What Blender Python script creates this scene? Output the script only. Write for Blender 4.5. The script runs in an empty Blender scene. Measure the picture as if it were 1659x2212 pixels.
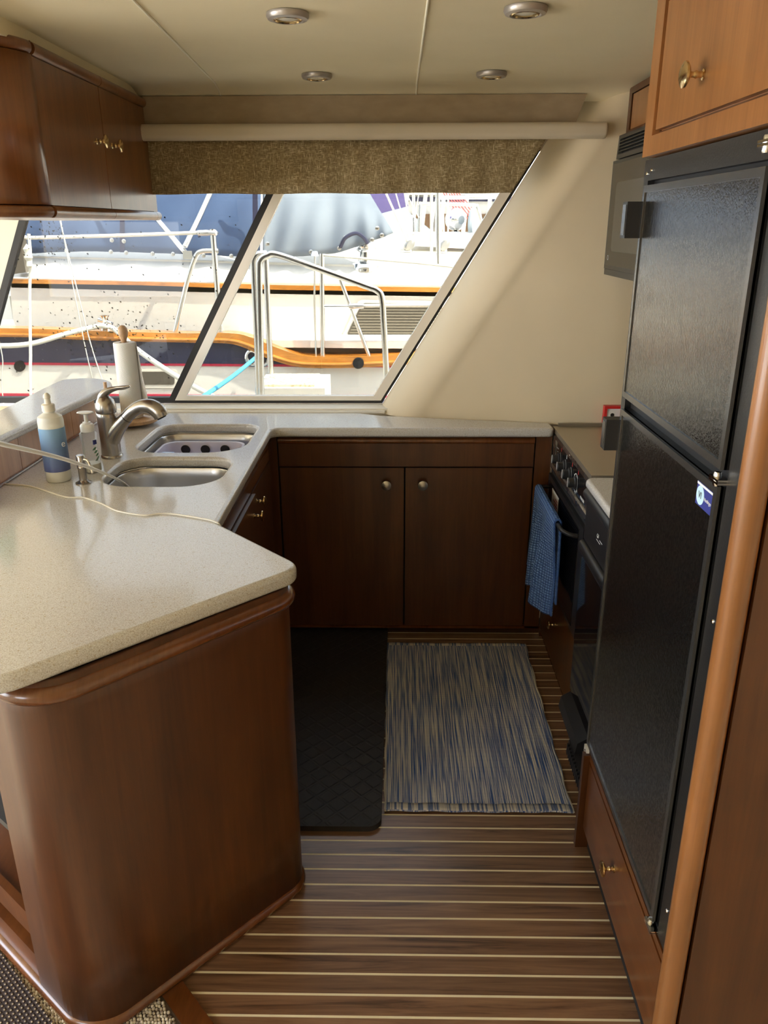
import bpy, bmesh, math, random
from mathutils import Vector, Matrix
random.seed(7)
PI = math.pi
S = bpy.context.scene
COL = S.collection

# ------------------------------------------------------------------ camera
W0, H0, F0 = 1659.0, 2212.0, 1690.0
RM = Matrix(((0.99986959, -0.00246554, 0.01596011),
             (0.01583618, 0.34339501, -0.93905755),
             (-0.00316534, 0.93918783, 0.34338927)))
CAM = Vector((0, 0, 1.63))
cd = bpy.data.cameras.new('camera')
cam = bpy.data.objects.new('camera', cd)
COL.objects.link(cam)
cam.matrix_world = Matrix.Translation(CAM) @ RM.to_4x4()
cd.sensor_fit = 'VERTICAL'
cd.sensor_height = 36.0
cd.lens = F0 / H0 * 36.0
cd.clip_start = 0.03
cd.clip_end = 500
S.camera = cam

# ------------------------------------------------------------------ world, sun, exposure
wd = bpy.data.worlds.new('sky')
S.world = wd
wd.use_nodes = True
wn = wd.node_tree
wn.nodes.clear()
sky = wn.nodes.new('ShaderNodeTexSky')
sky.sky_type = 'NISHITA'
sky.sun_disc = False
sky.sun_elevation = math.radians(52)
sky.sun_rotation = math.radians(120)
sky.dust_density = 3.0
sky.ozone_density = 1.0
bg = wn.nodes.new('ShaderNodeBackground')
bg.inputs['Strength'].default_value = 0.26
wo = wn.nodes.new('ShaderNodeOutputWorld')
mx = wn.nodes.new('ShaderNodeMix')
mx.data_type = 'RGBA'
mx.inputs[0].default_value = 0.45
mx.inputs[7].default_value = (8.8, 8.9, 9.0, 1)     # bright thin haze over the harbour
wn.links.new(sky.outputs[0], mx.inputs[6])
wn.links.new(mx.outputs[2], bg.inputs[0])
wn.links.new(bg.outputs[0], wo.inputs[0])

sd = bpy.data.lights.new('sun', 'SUN')
sd.energy = 5.4
sd.angle = math.radians(0.6)
sd.color = (1.0, 0.93, 0.80)
sun = bpy.data.objects.new('sun', sd)
COL.objects.link(sun)
sun.rotation_euler = Vector((0.72, -0.25, 1.02)).to_track_quat('Z', 'Y').to_euler()

S.view_settings.view_transform = 'Standard'
S.view_settings.look = 'None'
S.view_settings.gamma = 1.0
S.view_settings.use_curve_mapping = False
S.view_settings.exposure = 2.85
cy = S.cycles
cy.use_denoising = True
cy.max_bounces = 10
cy.diffuse_bounces = 6
cy.glossy_bounces = 5
cy.transmission_bounces = 8
cy.transparent_max_bounces = 12
cy.sample_clamp_indirect = 6.0
cy.caustics_reflective = False
cy.caustics_refractive = False
cy.blur_glossy = 0.5


def portal(loc, rot, sx, sy):
    d = bpy.data.lights.new('window_portal', 'AREA')
    d.shape = 'RECTANGLE'
    d.size, d.size_y = sx, sy
    d.cycles.is_portal = True
    o = bpy.data.objects.new('window_portal', d)
    o.location = loc
    o.rotation_euler = rot
    COL.objects.link(o)


# portals only guide the sampling of sky light through the real openings
portal((-0.65, 3.40, 1.33), (-PI / 2, 0, 0), 2.4, 1.0)
portal((-3.05, 3.40, 1.35), (-PI / 2, 0, 0), 1.5, 0.8)
portal((-4.20, 0.90, 1.25), (0, -PI / 2, 0), 1.5, 3.2)
portal((-2.9, -1.75, 1.4), (PI / 2, 0, 0), 1.4, 0.8)


# ------------------------------------------------------------------ materials
def V(*a):
    return Vector(a)


class Mat:
    def __init__(s, name, col=(.5, .5, .5), rough=.5, metal=0., spec=.5, coat=0., coat_r=.1):
        s.m = bpy.data.materials.new(name)
        s.m.use_nodes = True
        s.t = s.m.node_tree
        s.N = s.t.nodes
        s.b = s.N['Principled BSDF']
        s.b.inputs['Base Color'].default_value = (*col, 1)
        s.b.inputs['Roughness'].default_value = rough
        s.b.inputs['Metallic'].default_value = metal
        s.b.inputs['Specular IOR Level'].default_value = spec
        s.b.inputs['Coat Weight'].default_value = coat
        s.b.inputs['Coat Roughness'].default_value = coat_r
        s.tc = s.N.new('ShaderNodeTexCoord')
        MATS[name] = s

    def map(s, scale, rot=(0, 0, 0), src='Object'):
        n = s.N.new('ShaderNodeMapping')
        n.inputs['Scale'].default_value = scale
        n.inputs['Rotation'].default_value = rot
        s.t.links.new(s.tc.outputs[src], n.inputs[0])
        return n.outputs[0]

    def noise(s, vec, scale=1., detail=4., rough=.55, dist=0.):
        n = s.N.new('ShaderNodeTexNoise')
        n.inputs['Scale'].default_value = scale
        n.inputs['Detail'].default_value = detail
        n.inputs['Roughness'].default_value = rough
        n.inputs['Distortion'].default_value = dist
        s.t.links.new(vec, n.inputs['Vector'])
        return n.outputs[0]

    def voro(s, vec, scale=1., feature='F1'):
        n = s.N.new('ShaderNodeTexVoronoi')
        n.feature = feature
        n.inputs['Scale'].default_value = scale
        s.t.links.new(vec, n.inputs['Vector'])
        return n

    def wave(s, vec, scale=1., axis='X', dist=0., prof='SIN'):
        n = s.N.new('ShaderNodeTexWave')
        n.bands_direction = axis
        n.wave_profile = prof
        n.inputs['Scale'].default_value = scale
        n.inputs['Distortion'].default_value = dist
        s.t.links.new(vec, n.inputs['Vector'])
        return n.outputs['Fac']

    def ramp(s, fac, stops):
        n = s.N.new('ShaderNodeValToRGB')
        e = n.color_ramp.elements
        e[0].position, e[0].color = stops[0][0], (*stops[0][1], 1)
        e[1].position, e[1].color = stops[-1][0], (*stops[-1][1], 1)
        for p, c in stops[1:-1]:
            q = e.new(p)
            q.color = (*c, 1)
        s.t.links.new(fac, n.inputs[0])
        return n.outputs[0]

    def math(s, op, a, b=None):
        n = s.N.new('ShaderNodeMath')
        n.operation = op
        for i, v in enumerate((a, b)):
            if v is None:
                continue
            if isinstance(v, (int, float)):
                n.inputs[i].default_value = v
            else:
                s.t.links.new(v, n.inputs[i])
        return n.outputs[0]

    def mix(s, fac, a, b, mode='MIX'):
        n = s.N.new('ShaderNodeMix')
        n.data_type = 'RGBA'
        n.blend_type = mode
        for i, v in ((0, fac), (6, a), (7, b)):
            if isinstance(v, (int, float)):
                n.inputs[i].default_value = v
            elif isinstance(v, tuple):
                n.inputs[i].default_value = (*v, 1)
            else:
                s.t.links.new(v, n.inputs[i])
        return n.outputs[2]

    def color(s, c):
        s.t.links.new(c, s.b.inputs['Base Color'])
        return s

    def rough(s, c):
        s.t.links.new(c, s.b.inputs['Roughness'])
        return s

    def bump(s, h, strength=.3, dist=.002):
        n = s.N.new('ShaderNodeBump')
        n.inputs['Strength'].default_value = strength
        n.inputs['Distance'].default_value = dist
        s.t.links.new(h, n.inputs['Height'])
        s.t.links.new(n.outputs[0], s.b.inputs['Normal'])
        return s


MATS = {}


def M(n):
    return MATS[n].m


def wood(name, dark, mid, light, grain=(14, 14, 1.2), rough=.32, coat=.35, cr=.18):
    m = Mat(name, mid, rough, coat=coat, coat_r=cr)
    v = m.map(grain)
    n1 = m.noise(v, 1.0, 6, .62, .6)
    n2 = m.noise(m.map((grain[0] * 9, grain[1] * 9, grain[2] * 3)), 1.0, 3, .6)
    n3 = m.noise(m.map((2.2, 2.2, 1.4)), 1.0, 4, .6, 1.2)
    c = m.ramp(n1, [(.25, dark), (.5, mid), (.78, light)])
    c = m.mix(.35, c, m.ramp(n2, [(.3, (.55, .55, .55)), (.7, (1.15, 1.15, 1.15))]), 'MULTIPLY')
    c = m.mix(.6, c, m.ramp(n3, [(.3, (.62, .60, .58)), (.65, (1.12, 1.12, 1.12))]), 'MULTIPLY')
    m.color(c)
    m.bump(n2, .05, .0005)
    return m


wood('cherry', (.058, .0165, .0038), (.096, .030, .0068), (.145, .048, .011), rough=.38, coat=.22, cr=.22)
wood('cherry_lit', (.15, .050, .015), (.22, .080, .023), (.29, .115, .033), rough=.28, coat=.5)  # brighter copy of cherry; stronger light on the hanging cabinet put into colour
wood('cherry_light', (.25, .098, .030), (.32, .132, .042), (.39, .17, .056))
wood('cherry_long', (.10, .029, .007), (.155, .049, .011), (.22, .073, .018), grain=(14, 1.2, 14))
wood('cherry_trim', (.10, .029, .007), (.155, .049, .012), (.21, .072, .019), grain=(14, 2, 2), rough=.22, coat=.6)
wood('backsplash_wood', (.40, .20, .10), (.52, .27, .14), (.60, .34, .18), rough=.3)
wood('pine', (.42, .25, .13), (.52, .33, .18), (.60, .40, .24), grain=(30, 6, 30), rough=.5, coat=.1)
wood('varnish', (.50, .17, .02), (.66, .26, .04), (.78, .36, .07), grain=(2, 14, 24), rough=.25, coat=.5)

m = Mat('teak_floor', (.3, .17, .1), .30, coat=.25, coat_r=.2)
oi = m.N.new('ShaderNodeObjectInfo')
cmb = m.N.new('ShaderNodeCombineXYZ')
m.t.links.new(m.math('MULTIPLY', oi.outputs['Random'], 37.0), cmb.inputs[0])
m.t.links.new(m.math('MULTIPLY', oi.outputs['Random'], 11.0), cmb.inputs[1])
va = m.N.new('ShaderNodeVectorMath')
m.t.links.new(m.map((2.0, 42, 42)), va.inputs[0])
m.t.links.new(cmb.outputs[0], va.inputs[1])
g1 = m.noise(va.outputs[0], 1.0, 6, .65, 1.5)
c = m.ramp(g1, [(.30, (.060, .028, .014)), (.42, (.17, .088, .048)), (.6, (.26, .145, .082)), (.8, (.34, .205, .12))])
hs = m.N.new('ShaderNodeHueSaturation')
m.t.links.new(c, hs.inputs['Color'])
m.t.links.new(m.math('ADD', m.math('MULTIPLY', oi.outputs['Random'], .35), .85), hs.inputs['Value'])
m.color(hs.outputs[0])
Mat('holly', (.88, .80, .58), .4)

m = Mat('counter', (.6, .55, .45), .16, coat=.2, coat_r=.06)
v = m.map((1, 1, 1))
c1 = m.ramp(m.noise(v, 420, 3, .6), [(.32, (.42, .38, .34)), (.48, (.60, .59, .575)), (.7, (.74, .74, .735))])
c2 = m.ramp(m.voro(v, 260).outputs['Distance'], [(.10, (.72, .68, .60)), (.22, (1, 1, 1))])
c3 = m.ramp(m.noise(v, 170, 2, .5), [(.60, (1, 1, 1)), (.72, (.78, .66, .50))])
m.color(m.mix(.8, m.mix(.5, c1, c2, 'MULTIPLY'), c3, 'MULTIPLY'))
m.rough(m.ramp(m.noise(v, 300, 2), [(.3, (.12, .12, .12)), (.7, (.24, .24, .24))]))

m = Mat('headliner', (.66, .60, .47), .75)
m.color(m.ramp(m.noise(m.map((3, 3, 3)), 1, 3), [(.3, (.76, .68, .48)), (.7, (.81, .73, .53))]))
m.bump(m.noise(m.map((260, 260, 260)), 1, 2), .15, .0006)
m = Mat('seam_piping', (.86, .82, .68), .6)
m = Mat('wall_vinyl', (.64, .55, .40), .6)
m.color(m.ramp(m.noise(m.map((2.5, 2.5, 2.5)), 1, 3), [(.3, (.66, .56, .39)), (.7, (.71, .60, .425))]))
m.bump(m.noise(m.map((230, 230, 230)), 1, 2), .12, .0006)
Mat('sill_white', (.78, .74, .64), .4)
Mat('tube_cream', (.62, .545, .42), .5)

m = Mat('valance_suede', (.2, .14, .08), .85)
m.color(m.ramp(m.noise(m.map((14, 14, 30)), 1, 5), [(.3, (.32, .245, .155)), (.7, (.39, .305, .20))]))
m = Mat('shade_weave', (.3, .22, .12), .9)
trl = m.N.new('ShaderNodeBsdfTranslucent')
trl.inputs[0].default_value = (.42, .33, .17, 1)
mxs = m.N.new('ShaderNodeMixShader')
mxs.inputs[0].default_value = .16
m.t.links.new(m.b.outputs[0], mxs.inputs[1])
m.t.links.new(trl.outputs[0], mxs.inputs[2])
m.t.links.new(mxs.outputs[0], m.N['Material Output'].inputs[0])
a = m.noise(m.map((420, 420, 60)), 1, 2, .5)
b_ = m.noise(m.map((70, 70, 480)), 1, 2, .5)
k = m.math('MAXIMUM', a, b_)
m.color(m.ramp(k, [(.48, (.24, .175, .085)), (.60, (.42, .325, .175)), (.72, (.76, .66, .44))]))
m.bump(k, .4, .001)

m = Mat('steel', (.62, .60, .58), .24, 1.0)
m.rough(m.ramp(m.noise(m.map((400, 8, 8)), 1, 3), [(.3, (.2, .2, .2)), (.7, (.34, .34, .34))]))
Mat('sink_steel', (.60, .60, .61), .28, 1.0)
Mat('nickel', (.42, .39, .36), .27, 1.0)
Mat('chrome', (.85, .85, .84), .12, 1.0)
Mat('brass', (.75, .56, .30), .18, 1.0)
Mat('pewter', (.50, .48, .44), .3, 1.0)
Mat('alu', (.84, .80, .73), .38, .25)
Mat('gasket', (.012, .012, .013), .5)
Mat('black_plastic', (.018, .018, .02), .35)
Mat('black_matte', (.01, .01, .011), .8)
Mat('black_gloss', (.008, .008, .01), .06)
Mat('cooktop_lid', (.46, .40, .31), .35, .75)
Mat('white_plastic', (.80, .80, .80), .35)
Mat('cream_plastic', (.74, .70, .60), .4)
Mat('red_plastic', (.60, .02, .02), .4)
Mat('micro_body', (.050, .046, .038), .45)
Mat('micro_glass', (.030, .028, .022), .22)
Mat('micro_window', (.085, .078, .062), .3)
m = Mat('fridge_panel', (.010, .010, .010), .20, 0.0, spec=1.0, coat=.8, coat_r=.24)
v = m.map((1, 1, 1))
vv = m.voro(v, 300)
m.color(m.ramp(vv.outputs['Distance'], [(.1, (.020, .020, .019)), (.5, (.004, .004, .004))]))
fl_n = m.noise(m.map((1, 1, .7)), 230, 2, .6)
m.bump(fl_n, .55, .0012)
m.t.links.new(m.ramp(fl_n, [(.44, (.15, .15, .15)), (.60, (1, 1, 1))]), m.b.inputs['Coat Weight'])
m = Mat('fridge_frame', (.010, .010, .011), .36, spec=.9)
m.bump(m.noise(m.map((220, 220, 220)), 1, 2), .35, .001)
Mat('frame_trim', (.22, .22, .22), .26, .9)

m = Mat('mat_rubber', (.020, .018, .018), .55)
vt = m.map((1, 1, 1))
w1 = m.wave(m.map((1, 1, 1), (0, 0, PI / 4)), 6.5, 'X')
w2 = m.wave(m.map((1, 1, 1), (0, 0, PI / 4)), 6.5, 'Y')
m.bump(m.math('MAXIMUM', m.ramp(w1, [(.86, (0, 0, 0)), (.98, (1, 1, 1))]), m.ramp(w2, [(.86, (0, 0, 0)), (.98, (1, 1, 1))])), .5, .002)

m = Mat('rug_weave', (.2, .25, .4), .9)
st = m.noise(m.map((210, 2.5, 1)), 1, 2, .5)
st2 = m.noise(m.map((520, 6.0, 1)), 1, 2, .5)
dash = m.wave(m.map((1, 1, 1)), 52, 'Y')
c = m.ramp(st, [(.45, (.035, .11, .38)), (.50, (.14, .22, .44)), (.54, (.90, .86, .76))])
c2 = m.ramp(st2, [(.44, (.040, .12, .40)), (.56, (.78, .75, .68))])
c = m.mix(.5, c, c2)
c = m.mix(.35, c, m.ramp(dash, [(.2, (.35, .40, .55)), (.7, (1.1, 1.1, 1.1))]), 'MULTIPLY')
m.color(c)
rib = m.wave(m.map((1, 1, 1)), 45, 'X')
m.bump(m.math('ADD', rib, dash), .5, .0015)

m = Mat('towel_blue', (.12, .24, .60), .95)
vv = m.N.new('ShaderNodeTexCoord')
w1 = m.wave(m.map((1, 1, 1), src='UV'), 12, 'X')
w2 = m.wave(m.map((1, 1, 1), src='UV'), 22, 'Y')
h = m.math('MULTIPLY', w1, w2)  # also drives the colour: shade in the waffle valleys is painted in
m.color(m.ramp(m.math('ADD', m.math('MULTIPLY', h, .7), m.math('MULTIPLY', m.noise(m.map((90, 90, 90)), 1, 3), .25)),
               [(.10, (.035, .10, .34)), (.45, (.25, .44, .86))]))
m.bump(h, 1.0, .006)

m = Mat('carpet_tuft', (.55, .48, .38), .95)
m.color(m.ramp(m.noise(m.map((70, 70, 20)), 1, 3), [(.36, (.20, .15, .12)), (.44, (.60, .54, .45)), (.7, (.80, .75, .64))]))
Mat('carpet_dark', (.10, .075, .055), .95)
Mat('carpet_base', (.58, .52, .41), .95)
m = Mat('dark_rug', (.06, .04, .035), .9)
r1 = m.map((1, 1, 1), (0, 0, .72))
w1 = m.wave(r1, 26, 'X')
w2 = m.wave(r1, 34, 'Y')
hh = m.math('MULTIPLY', w1, w2)
m.color(m.ramp(hh, [(.35, (.035, .022, .020)), (.62, (.09, .06, .05)), (.8, (.55, .47, .34))]))
m.bump(hh, .8, .004)

m = Mat('paper', (.86, .85, .83), .9)
pv = m.map((1, 1, 1))
p1 = m.wave(m.map((1, 1, 1), (0, 0, 0), 'UV'), 1, 'DIAGONAL')
m.bump(m.math('ADD', m.voro(pv, 150).outputs['Distance'], m.math('MULTIPLY', p1, 1.5)), .6, .0018)

# clear and milky plastics, glass: thin walled, light passes through


def clear(name, tint, alpha, rough=.05, body=(.9, .9, .9)):
    m = Mat(name, body, rough)
    tr = m.N.new('ShaderNodeBsdfTransparent')
    tr.inputs[0].default_value = (*tint, 1)
    ms = m.N.new('ShaderNodeMixShader')
    fr = m.N.new('ShaderNodeFresnel')
    fr.inputs[0].default_value = 1.35
    f = m.math('MAXIMUM', fr.outputs[0], alpha) if alpha > 0 else fr.outputs[0]
    m.t.links.new(f, ms.inputs[0])
    m.t.links.new(tr.outputs[0], ms.inputs[1])
    m.t.links.new(m.b.outputs[0], ms.inputs[2])
    m.t.links.new(ms.outputs[0], m.N['Material Output'].inputs[0])
    return m


def pane_glass(name, tint):
    m = Mat(name, (1, 1, 1), .0)
    tr = m.N.new('ShaderNodeBsdfTransparent')
    tr.inputs[0].default_value = (*tint, 1)
    gl = m.N.new('ShaderNodeBsdfGlossy')
    gl.inputs['Roughness'].default_value = 0.0
    ms = m.N.new('ShaderNodeMixShader')
    ms.inputs[0].default_value = .022
    m.t.links.new(tr.outputs[0], ms.inputs[1])
    m.t.links.new(gl.outputs[0], ms.inputs[2])
    m.t.links.new(ms.outputs[0], m.N['Material Output'].inputs[0])


pane_glass('pane', (.39, .395, .385))
clear('clear_plastic', (.93, .94, .95), .12)
clear('milky_plastic', (.95, .94, .90), .72, .3, (.86, .86, .80))
clear('raindrop', (.9, .9, .9), 1.0, .1, (1, 1, 1))
clear('teal_liquid', (.2, .75, .7), .5, .1, (.1, .6, .55))
m = Mat('bottle_label', (.2, .35, .6), .4)
sp = m.N.new('ShaderNodeSeparateXYZ')
m.t.links.new(m.tc.outputs['Object'], sp.inputs[0])
m.color(m.ramp(m.math('MULTIPLY', m.math('SUBTRACT', sp.outputs[2], .94), 7.0),
               [(0., (.085, .105, .26)), (.5, (.13, .22, .42)), (1., (.25, .45, .68))]))
Mat('print_white', (.85, .87, .9), .5)
Mat('print_navy', (.03, .04, .25), .5)
Mat('print_green', (.14, .30, .18), .5)
Mat('print_red', (.5, .03, .03), .5)
Mat('print_dark', (.02, .02, .03), .5)
Mat('print_sky', (.55, .78, .95), .5)
Mat('milk_soap', (.80, .78, .66), .4)
Mat('rack_lilac', (.62, .62, .80), .35)
Mat('lens_frost', (.62, .62, .55), .35)
Mat('bezel', (.42, .39, .36), .35, .6)

# outdoors
Mat('gelcoat', (.84, .82, .76), .3)
Mat('gelcoat_cream', (.82, .78, .68), .35)
Mat('hull_navy', (.040, .042, .085), .25)
Mat('stripe_red', (.55, .03, .07), .4)
m = Mat('canvas_navy', (.04, .07, .16), .8)
m.color(m.ramp(m.noise(m.map((1.5, 1.5, 1.5)), 1, 4), [(.3, (.035, .065, .14)), (.7, (.065, .11, .21))]))
m = Mat('canvas_grey', (.16, .20, .26), .8)
m.color(m.ramp(m.noise(m.map((1.5, 1.5, 1.5)), 1, 4), [(.3, (.17, .205, .25)), (.7, (.25, .29, .33))]))
Mat('canvas_purple', (.15, .12, .30), .8)
Mat('stainless', (.78, .77, .74), .2, 1.0)
Mat('window_smoke', (.12, .105, .08), .25)
Mat('blind', (.30, .26, .19), .6)
Mat('rope_white', (.80, .78, .68), .9)
Mat('rope_blue', (.10, .45, .70), .9)
Mat('nonskid', (.22, .22, .24), .95)
Mat('brown_glass', (.16, .09, .045), .3)
Mat('screen_blue', (.50, .58, .64), .3)
Mat('red_line', (.75, .15, .15), .7)
m = Mat('step_top', (.72, .62, .38), .9)
m.color(m.ramp(m.noise(m.map((60, 60, 60)), 1, 3), [(.35, (.45, .36, .20)), (.5, (.78, .72, .52))]))
m = Mat('dock_wood', (.45, .40, .33), .85)
m.color(m.ramp(m.noise(m.map((3, 30, 3)), 1, 4), [(.3, (.36, .32, .27)), (.7, (.55, .50, .42))]))
m = Mat('water', (.05, .12, .15), .08)
m.bump(m.noise(m.map((2, 2, 2)), 1, 3), .5, .05)


# ------------------------------------------------------------------ mesh helpers
def inv(root):
    return Matrix.Translation(root.location).inverted() if root is not None and root.type == 'EMPTY' else Matrix()


def fin(name, me, mat, parent=None, smooth=40, label=None, cat=None, group=None, kind=None):
    me.name = name
    if mat and not me.materials:
        me.materials.append(M(mat))
    if smooth:
        me.shade_smooth()
        me.set_sharp_from_angle(angle=math.radians(smooth))
    o = bpy.data.objects.new(name, me)
    COL.objects.link(o)
    if parent is not None:
        o.parent = parent
        p = parent
        while p.parent is not None:
            p = p.parent
        if parent.type == 'EMPTY':
            o.matrix_parent_inverse = Matrix.Translation(parent.location).inverted()
    props(o, label, cat, group, kind)
    return o


def props(o, label=None, cat=None, group=None, kind=None):
    if label: o['label'] = label
    if cat: o['category'] = cat
    if group: o['group'] = group
    if kind: o['kind'] = kind
    return o


def root(name, loc, label, cat, group=None):
    o = bpy.data.objects.new(name, None)
    o.empty_display_size = .05
    COL.objects.link(o)
    o.location = loc
    return props(o, label, cat, group)


def bm_obj(name, bm, mat, parent=None, smooth=40, bevel=0, seg=2, **k):
    if bevel:
        es = [e for e in bm.edges if len(e.link_faces) == 2 and e.calc_face_angle(0) > math.radians(35)]
        bmesh.ops.bevel(bm, geom=es, offset=bevel, segments=seg, affect='EDGES', profile=.5, clamp_overlap=True)
    bmesh.ops.recalc_face_normals(bm, faces=bm.faces)
    me = bpy.data.meshes.new(name)
    bm.to_mesh(me)
    bm.free()
    return fin(name, me, mat, parent, smooth, **k)


def add_box(bm, a, b):
    (x0, y0, z0), (x1, y1, z1) = a, b
    vs = [bm.verts.new(p) for p in ((x0, y0, z0), (x1, y0, z0), (x1, y1, z0), (x0, y1, z0),
                                    (x0, y0, z1), (x1, y0, z1), (x1, y1, z1), (x0, y1, z1))]
    for f in ((0, 3, 2, 1), (4, 5, 6, 7), (0, 1, 5, 4), (1, 2, 6, 5), (2, 3, 7, 6), (3, 0, 4, 7)):
        bm.faces.new([vs[i] for i in f])


def box(name, a, b, mat, parent=None, bevel=.002, seg=2, **k):
    bm = bmesh.new()
    lo = [min(p, q) for p, q in zip(a, b)]
    hi = [max(p, q) for p, q in zip(a, b)]
    add_box(bm, lo, hi)
    return bm_obj(name, bm, mat, parent, bevel=bevel, seg=seg, **k)


def boxes(name, lst, mat, parent=None, bevel=0, **k):
    bm = bmesh.new()
    for a, b in lst:
        add_box(bm, [min(p, q) for p, q in zip(a, b)], [max(p, q) for p, q in zip(a, b)])
    return bm_obj(name, bm, mat, parent, bevel=bevel, **k)


def prism(name, pts, vec, mat, parent=None, bevel=0, seg=2, **k):
    """closed polygon (3-D points) pushed along vec"""
    bm = bmesh.new()
    vec = Vector(vec)
    a = [bm.verts.new(p) for p in pts]
    b = [bm.verts.new(Vector(p) + vec) for p in pts]
    n = len(pts)
    bm.faces.new(a)
    bm.faces.new(b[::-1])
    for i in range(n):
        bm.faces.new((a[i], b[i], b[(i + 1) % n], a[(i + 1) % n]))
    return bm_obj(name, bm, mat, parent, bevel=bevel, seg=seg, **k)


def ring_prism(name, outer, inner, vec, mat, parent=None, **k):
    bm = bmesh.new()
    vec = Vector(vec)
    n = len(outer)
    o1 = [bm.verts.new(p) for p in outer]
    i1 = [bm.verts.new(p) for p in inner]
    o2 = [bm.verts.new(Vector(p) + vec) for p in outer]
    i2 = [bm.verts.new(Vector(p) + vec) for p in inner]
    for i in range(n):
        j = (i + 1) % n
        bm.faces.new((o1[i], o1[j], i1[j], i1[i]))
        bm.faces.new((o2[i], i2[i], i2[j], o2[j]))
        bm.faces.new((o1[i], o2[i], o2[j], o1[j]))
        bm.faces.new((i1[i], i1[j], i2[j], i2[i]))
    return bm_obj(name, bm, mat, parent, **k)


def frame_of(axis):
    z = Vector(axis).normalized()
    x = z.orthogonal().normalized()
    return x, z.cross(x), z


def add_lathe(bm, prof, origin=(0, 0, 0), axis=(0, 0, 1), n=24, sx=1., sy=1.):
    o = Vector(origin)
    if abs(Vector(axis).normalized().z) > .999:
        X, Y, Z = V(1, 0, 0), V(0, 1, 0), V(0, 0, 1)
    else:
        X, Y, Z = frame_of(axis)
    rings = []
    for r, h in prof:
        if r <= 1e-6:
            rings.append([bm.verts.new(o + Z * h)])
        else:
            rings.append([bm.verts.new(o + X * (r * sx * math.cos(2 * PI * i / n)) + Y * (r * sy * math.sin(2 * PI * i / n)) + Z * h)
                          for i in range(n)])
    for a, b in zip(rings, rings[1:]):
        for i in range(n):
            j = (i + 1) % n
            if len(a) == 1 and len(b) == 1:
                continue
            if len(a) == 1:
                bm.faces.new((a[0], b[i], b[j]))
            elif len(b) == 1:
                bm.faces.new((a[i], a[j], b[0]))
            else:
                bm.faces.new((a[i], a[j], b[j], b[i]))


def lathe(name, prof, origin, mat, parent=None, axis=(0, 0, 1), n=24, sx=1., sy=1., smooth=40, **k):
    bm = bmesh.new()
    add_lathe(bm, prof, origin, axis, n, sx, sy)
    return bm_obj(name, bm, mat, parent, smooth=smooth, **k)


def catmull(pts, n=6):
    P = [Vector(p) for p in pts]
    if len(P) < 3:
        return P
    P = [P[0] * 2 - P[1]] + P + [P[-1] * 2 - P[-2]]
    out = []
    for i in range(1, len(P) - 2):
        a, b, c, d = P[i - 1:i + 3]
        for j in range(n):
            t = j / n
            out.append(.5 * ((2 * b) + (c - a) * t + (2 * a - 5 * b + 4 * c - d) * t * t + (3 * b - a - 3 * c + d) * t ** 3))
    out.append(P[-2])
    return out


def add_tube(bm, pts, r, n=10, radii=None, cap=True, flat=1.):
    P = [Vector(p) for p in pts]
    R = radii or [r] * len(P)
    t0 = (P[1] - P[0]).normalized()
    X = t0.orthogonal().normalized()
    rings = []
    for i, p in enumerate(P):
        t = ((P[min(i + 1, len(P) - 1)] - P[max(i - 1, 0)])).normalized()
        X = (X - t * X.dot(t)).normalized()
        Y = t.cross(X)
        rings.append([bm.verts.new(p + (X * math.cos(2 * PI * k / n) + Y * flat * math.sin(2 * PI * k / n)) * R[i]) for k in range(n)])
    for a, b in zip(rings, rings[1:]):
        for k in range(n):
            bm.faces.new((a[k], a[(k + 1) % n], b[(k + 1) % n], b[k]))
    if cap:
        bm.faces.new(rings[0][::-1])
        bm.faces.new(rings[-1])


def tube(name, pts, r, mat, parent=None, n=10, curve=0, radii=None, flat=1., **k):
    if curve:
        if radii:
            rr = catmull([(q, 0, 0) for q in radii], curve)
            radii = [q.x for q in rr]
        pts = catmull(pts, curve)
    bm = bmesh.new()
    add_tube(bm, pts, r, n, radii, flat=flat)
    return bm_obj(name, bm, mat, parent, **k)


def rounded(poly, rad, n=8):
    """2-D polygon with each corner rounded by its radius"""
    out = []
    N = len(poly)
    for i in range(N):
        p = Vector(poly[i]).to_2d()
        a = Vector(poly[i - 1]).to_2d()
        b = Vector(poly[(i + 1) % N]).to_2d()
        r = rad[i] if isinstance(rad, (list, tuple)) else rad
        if r <= 0:
            out.append((p.x, p.y))
            continue
        u = (a - p).normalized()
        w = (b - p).normalized()
        ang = u.angle(w)
        d = r / math.tan(ang / 2)
        c = p + (u + w).normalized() * (r / math.sin(ang / 2))
        s, e = p + u * d - c, p + w * d - c
        th = s.angle_signed(e)
        for j in range(n + 1):
            q = Matrix.Rotation(-th * j / n, 2) @ s
            out.append((c.x + q.x, c.y + q.y))
    return out


def plate(name, outlines, z0, z1, bev, mat, parent=None, seg=4, **k):
    """flat plate in plan with holes and a rounded nosing"""
    cu = bpy.data.curves.new(name, 'CURVE')
    cu.dimensions = '2D'
    cu.fill_mode = 'BOTH'
    cu.extrude = (z1 - z0) / 2 - bev
    cu.bevel_depth = bev
    cu.bevel_resolution = seg
    cu.offset = -bev
    for ol in outlines:
        s = cu.splines.new('POLY')
        s.points.add(len(ol) - 1)
        for i, p in enumerate(ol):
            s.points[i].co = (p[0], p[1], 0, 1)
        s.use_cyclic_u = True
    tmp = bpy.data.objects.new('tmp', cu)
    COL.objects.link(tmp)
    bpy.context.view_layer.update()
    me = bpy.data.meshes.new_from_object(tmp.evaluated_get(bpy.context.evaluated_depsgraph_get()))
    bpy.data.objects.remove(tmp)
    bpy.data.curves.remove(cu)
    me.transform(Matrix.Translation((0, 0, (z0 + z1) / 2)))
    me.materials.clear()
    return fin(name, me, mat, parent, smooth=35, **k)


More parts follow.
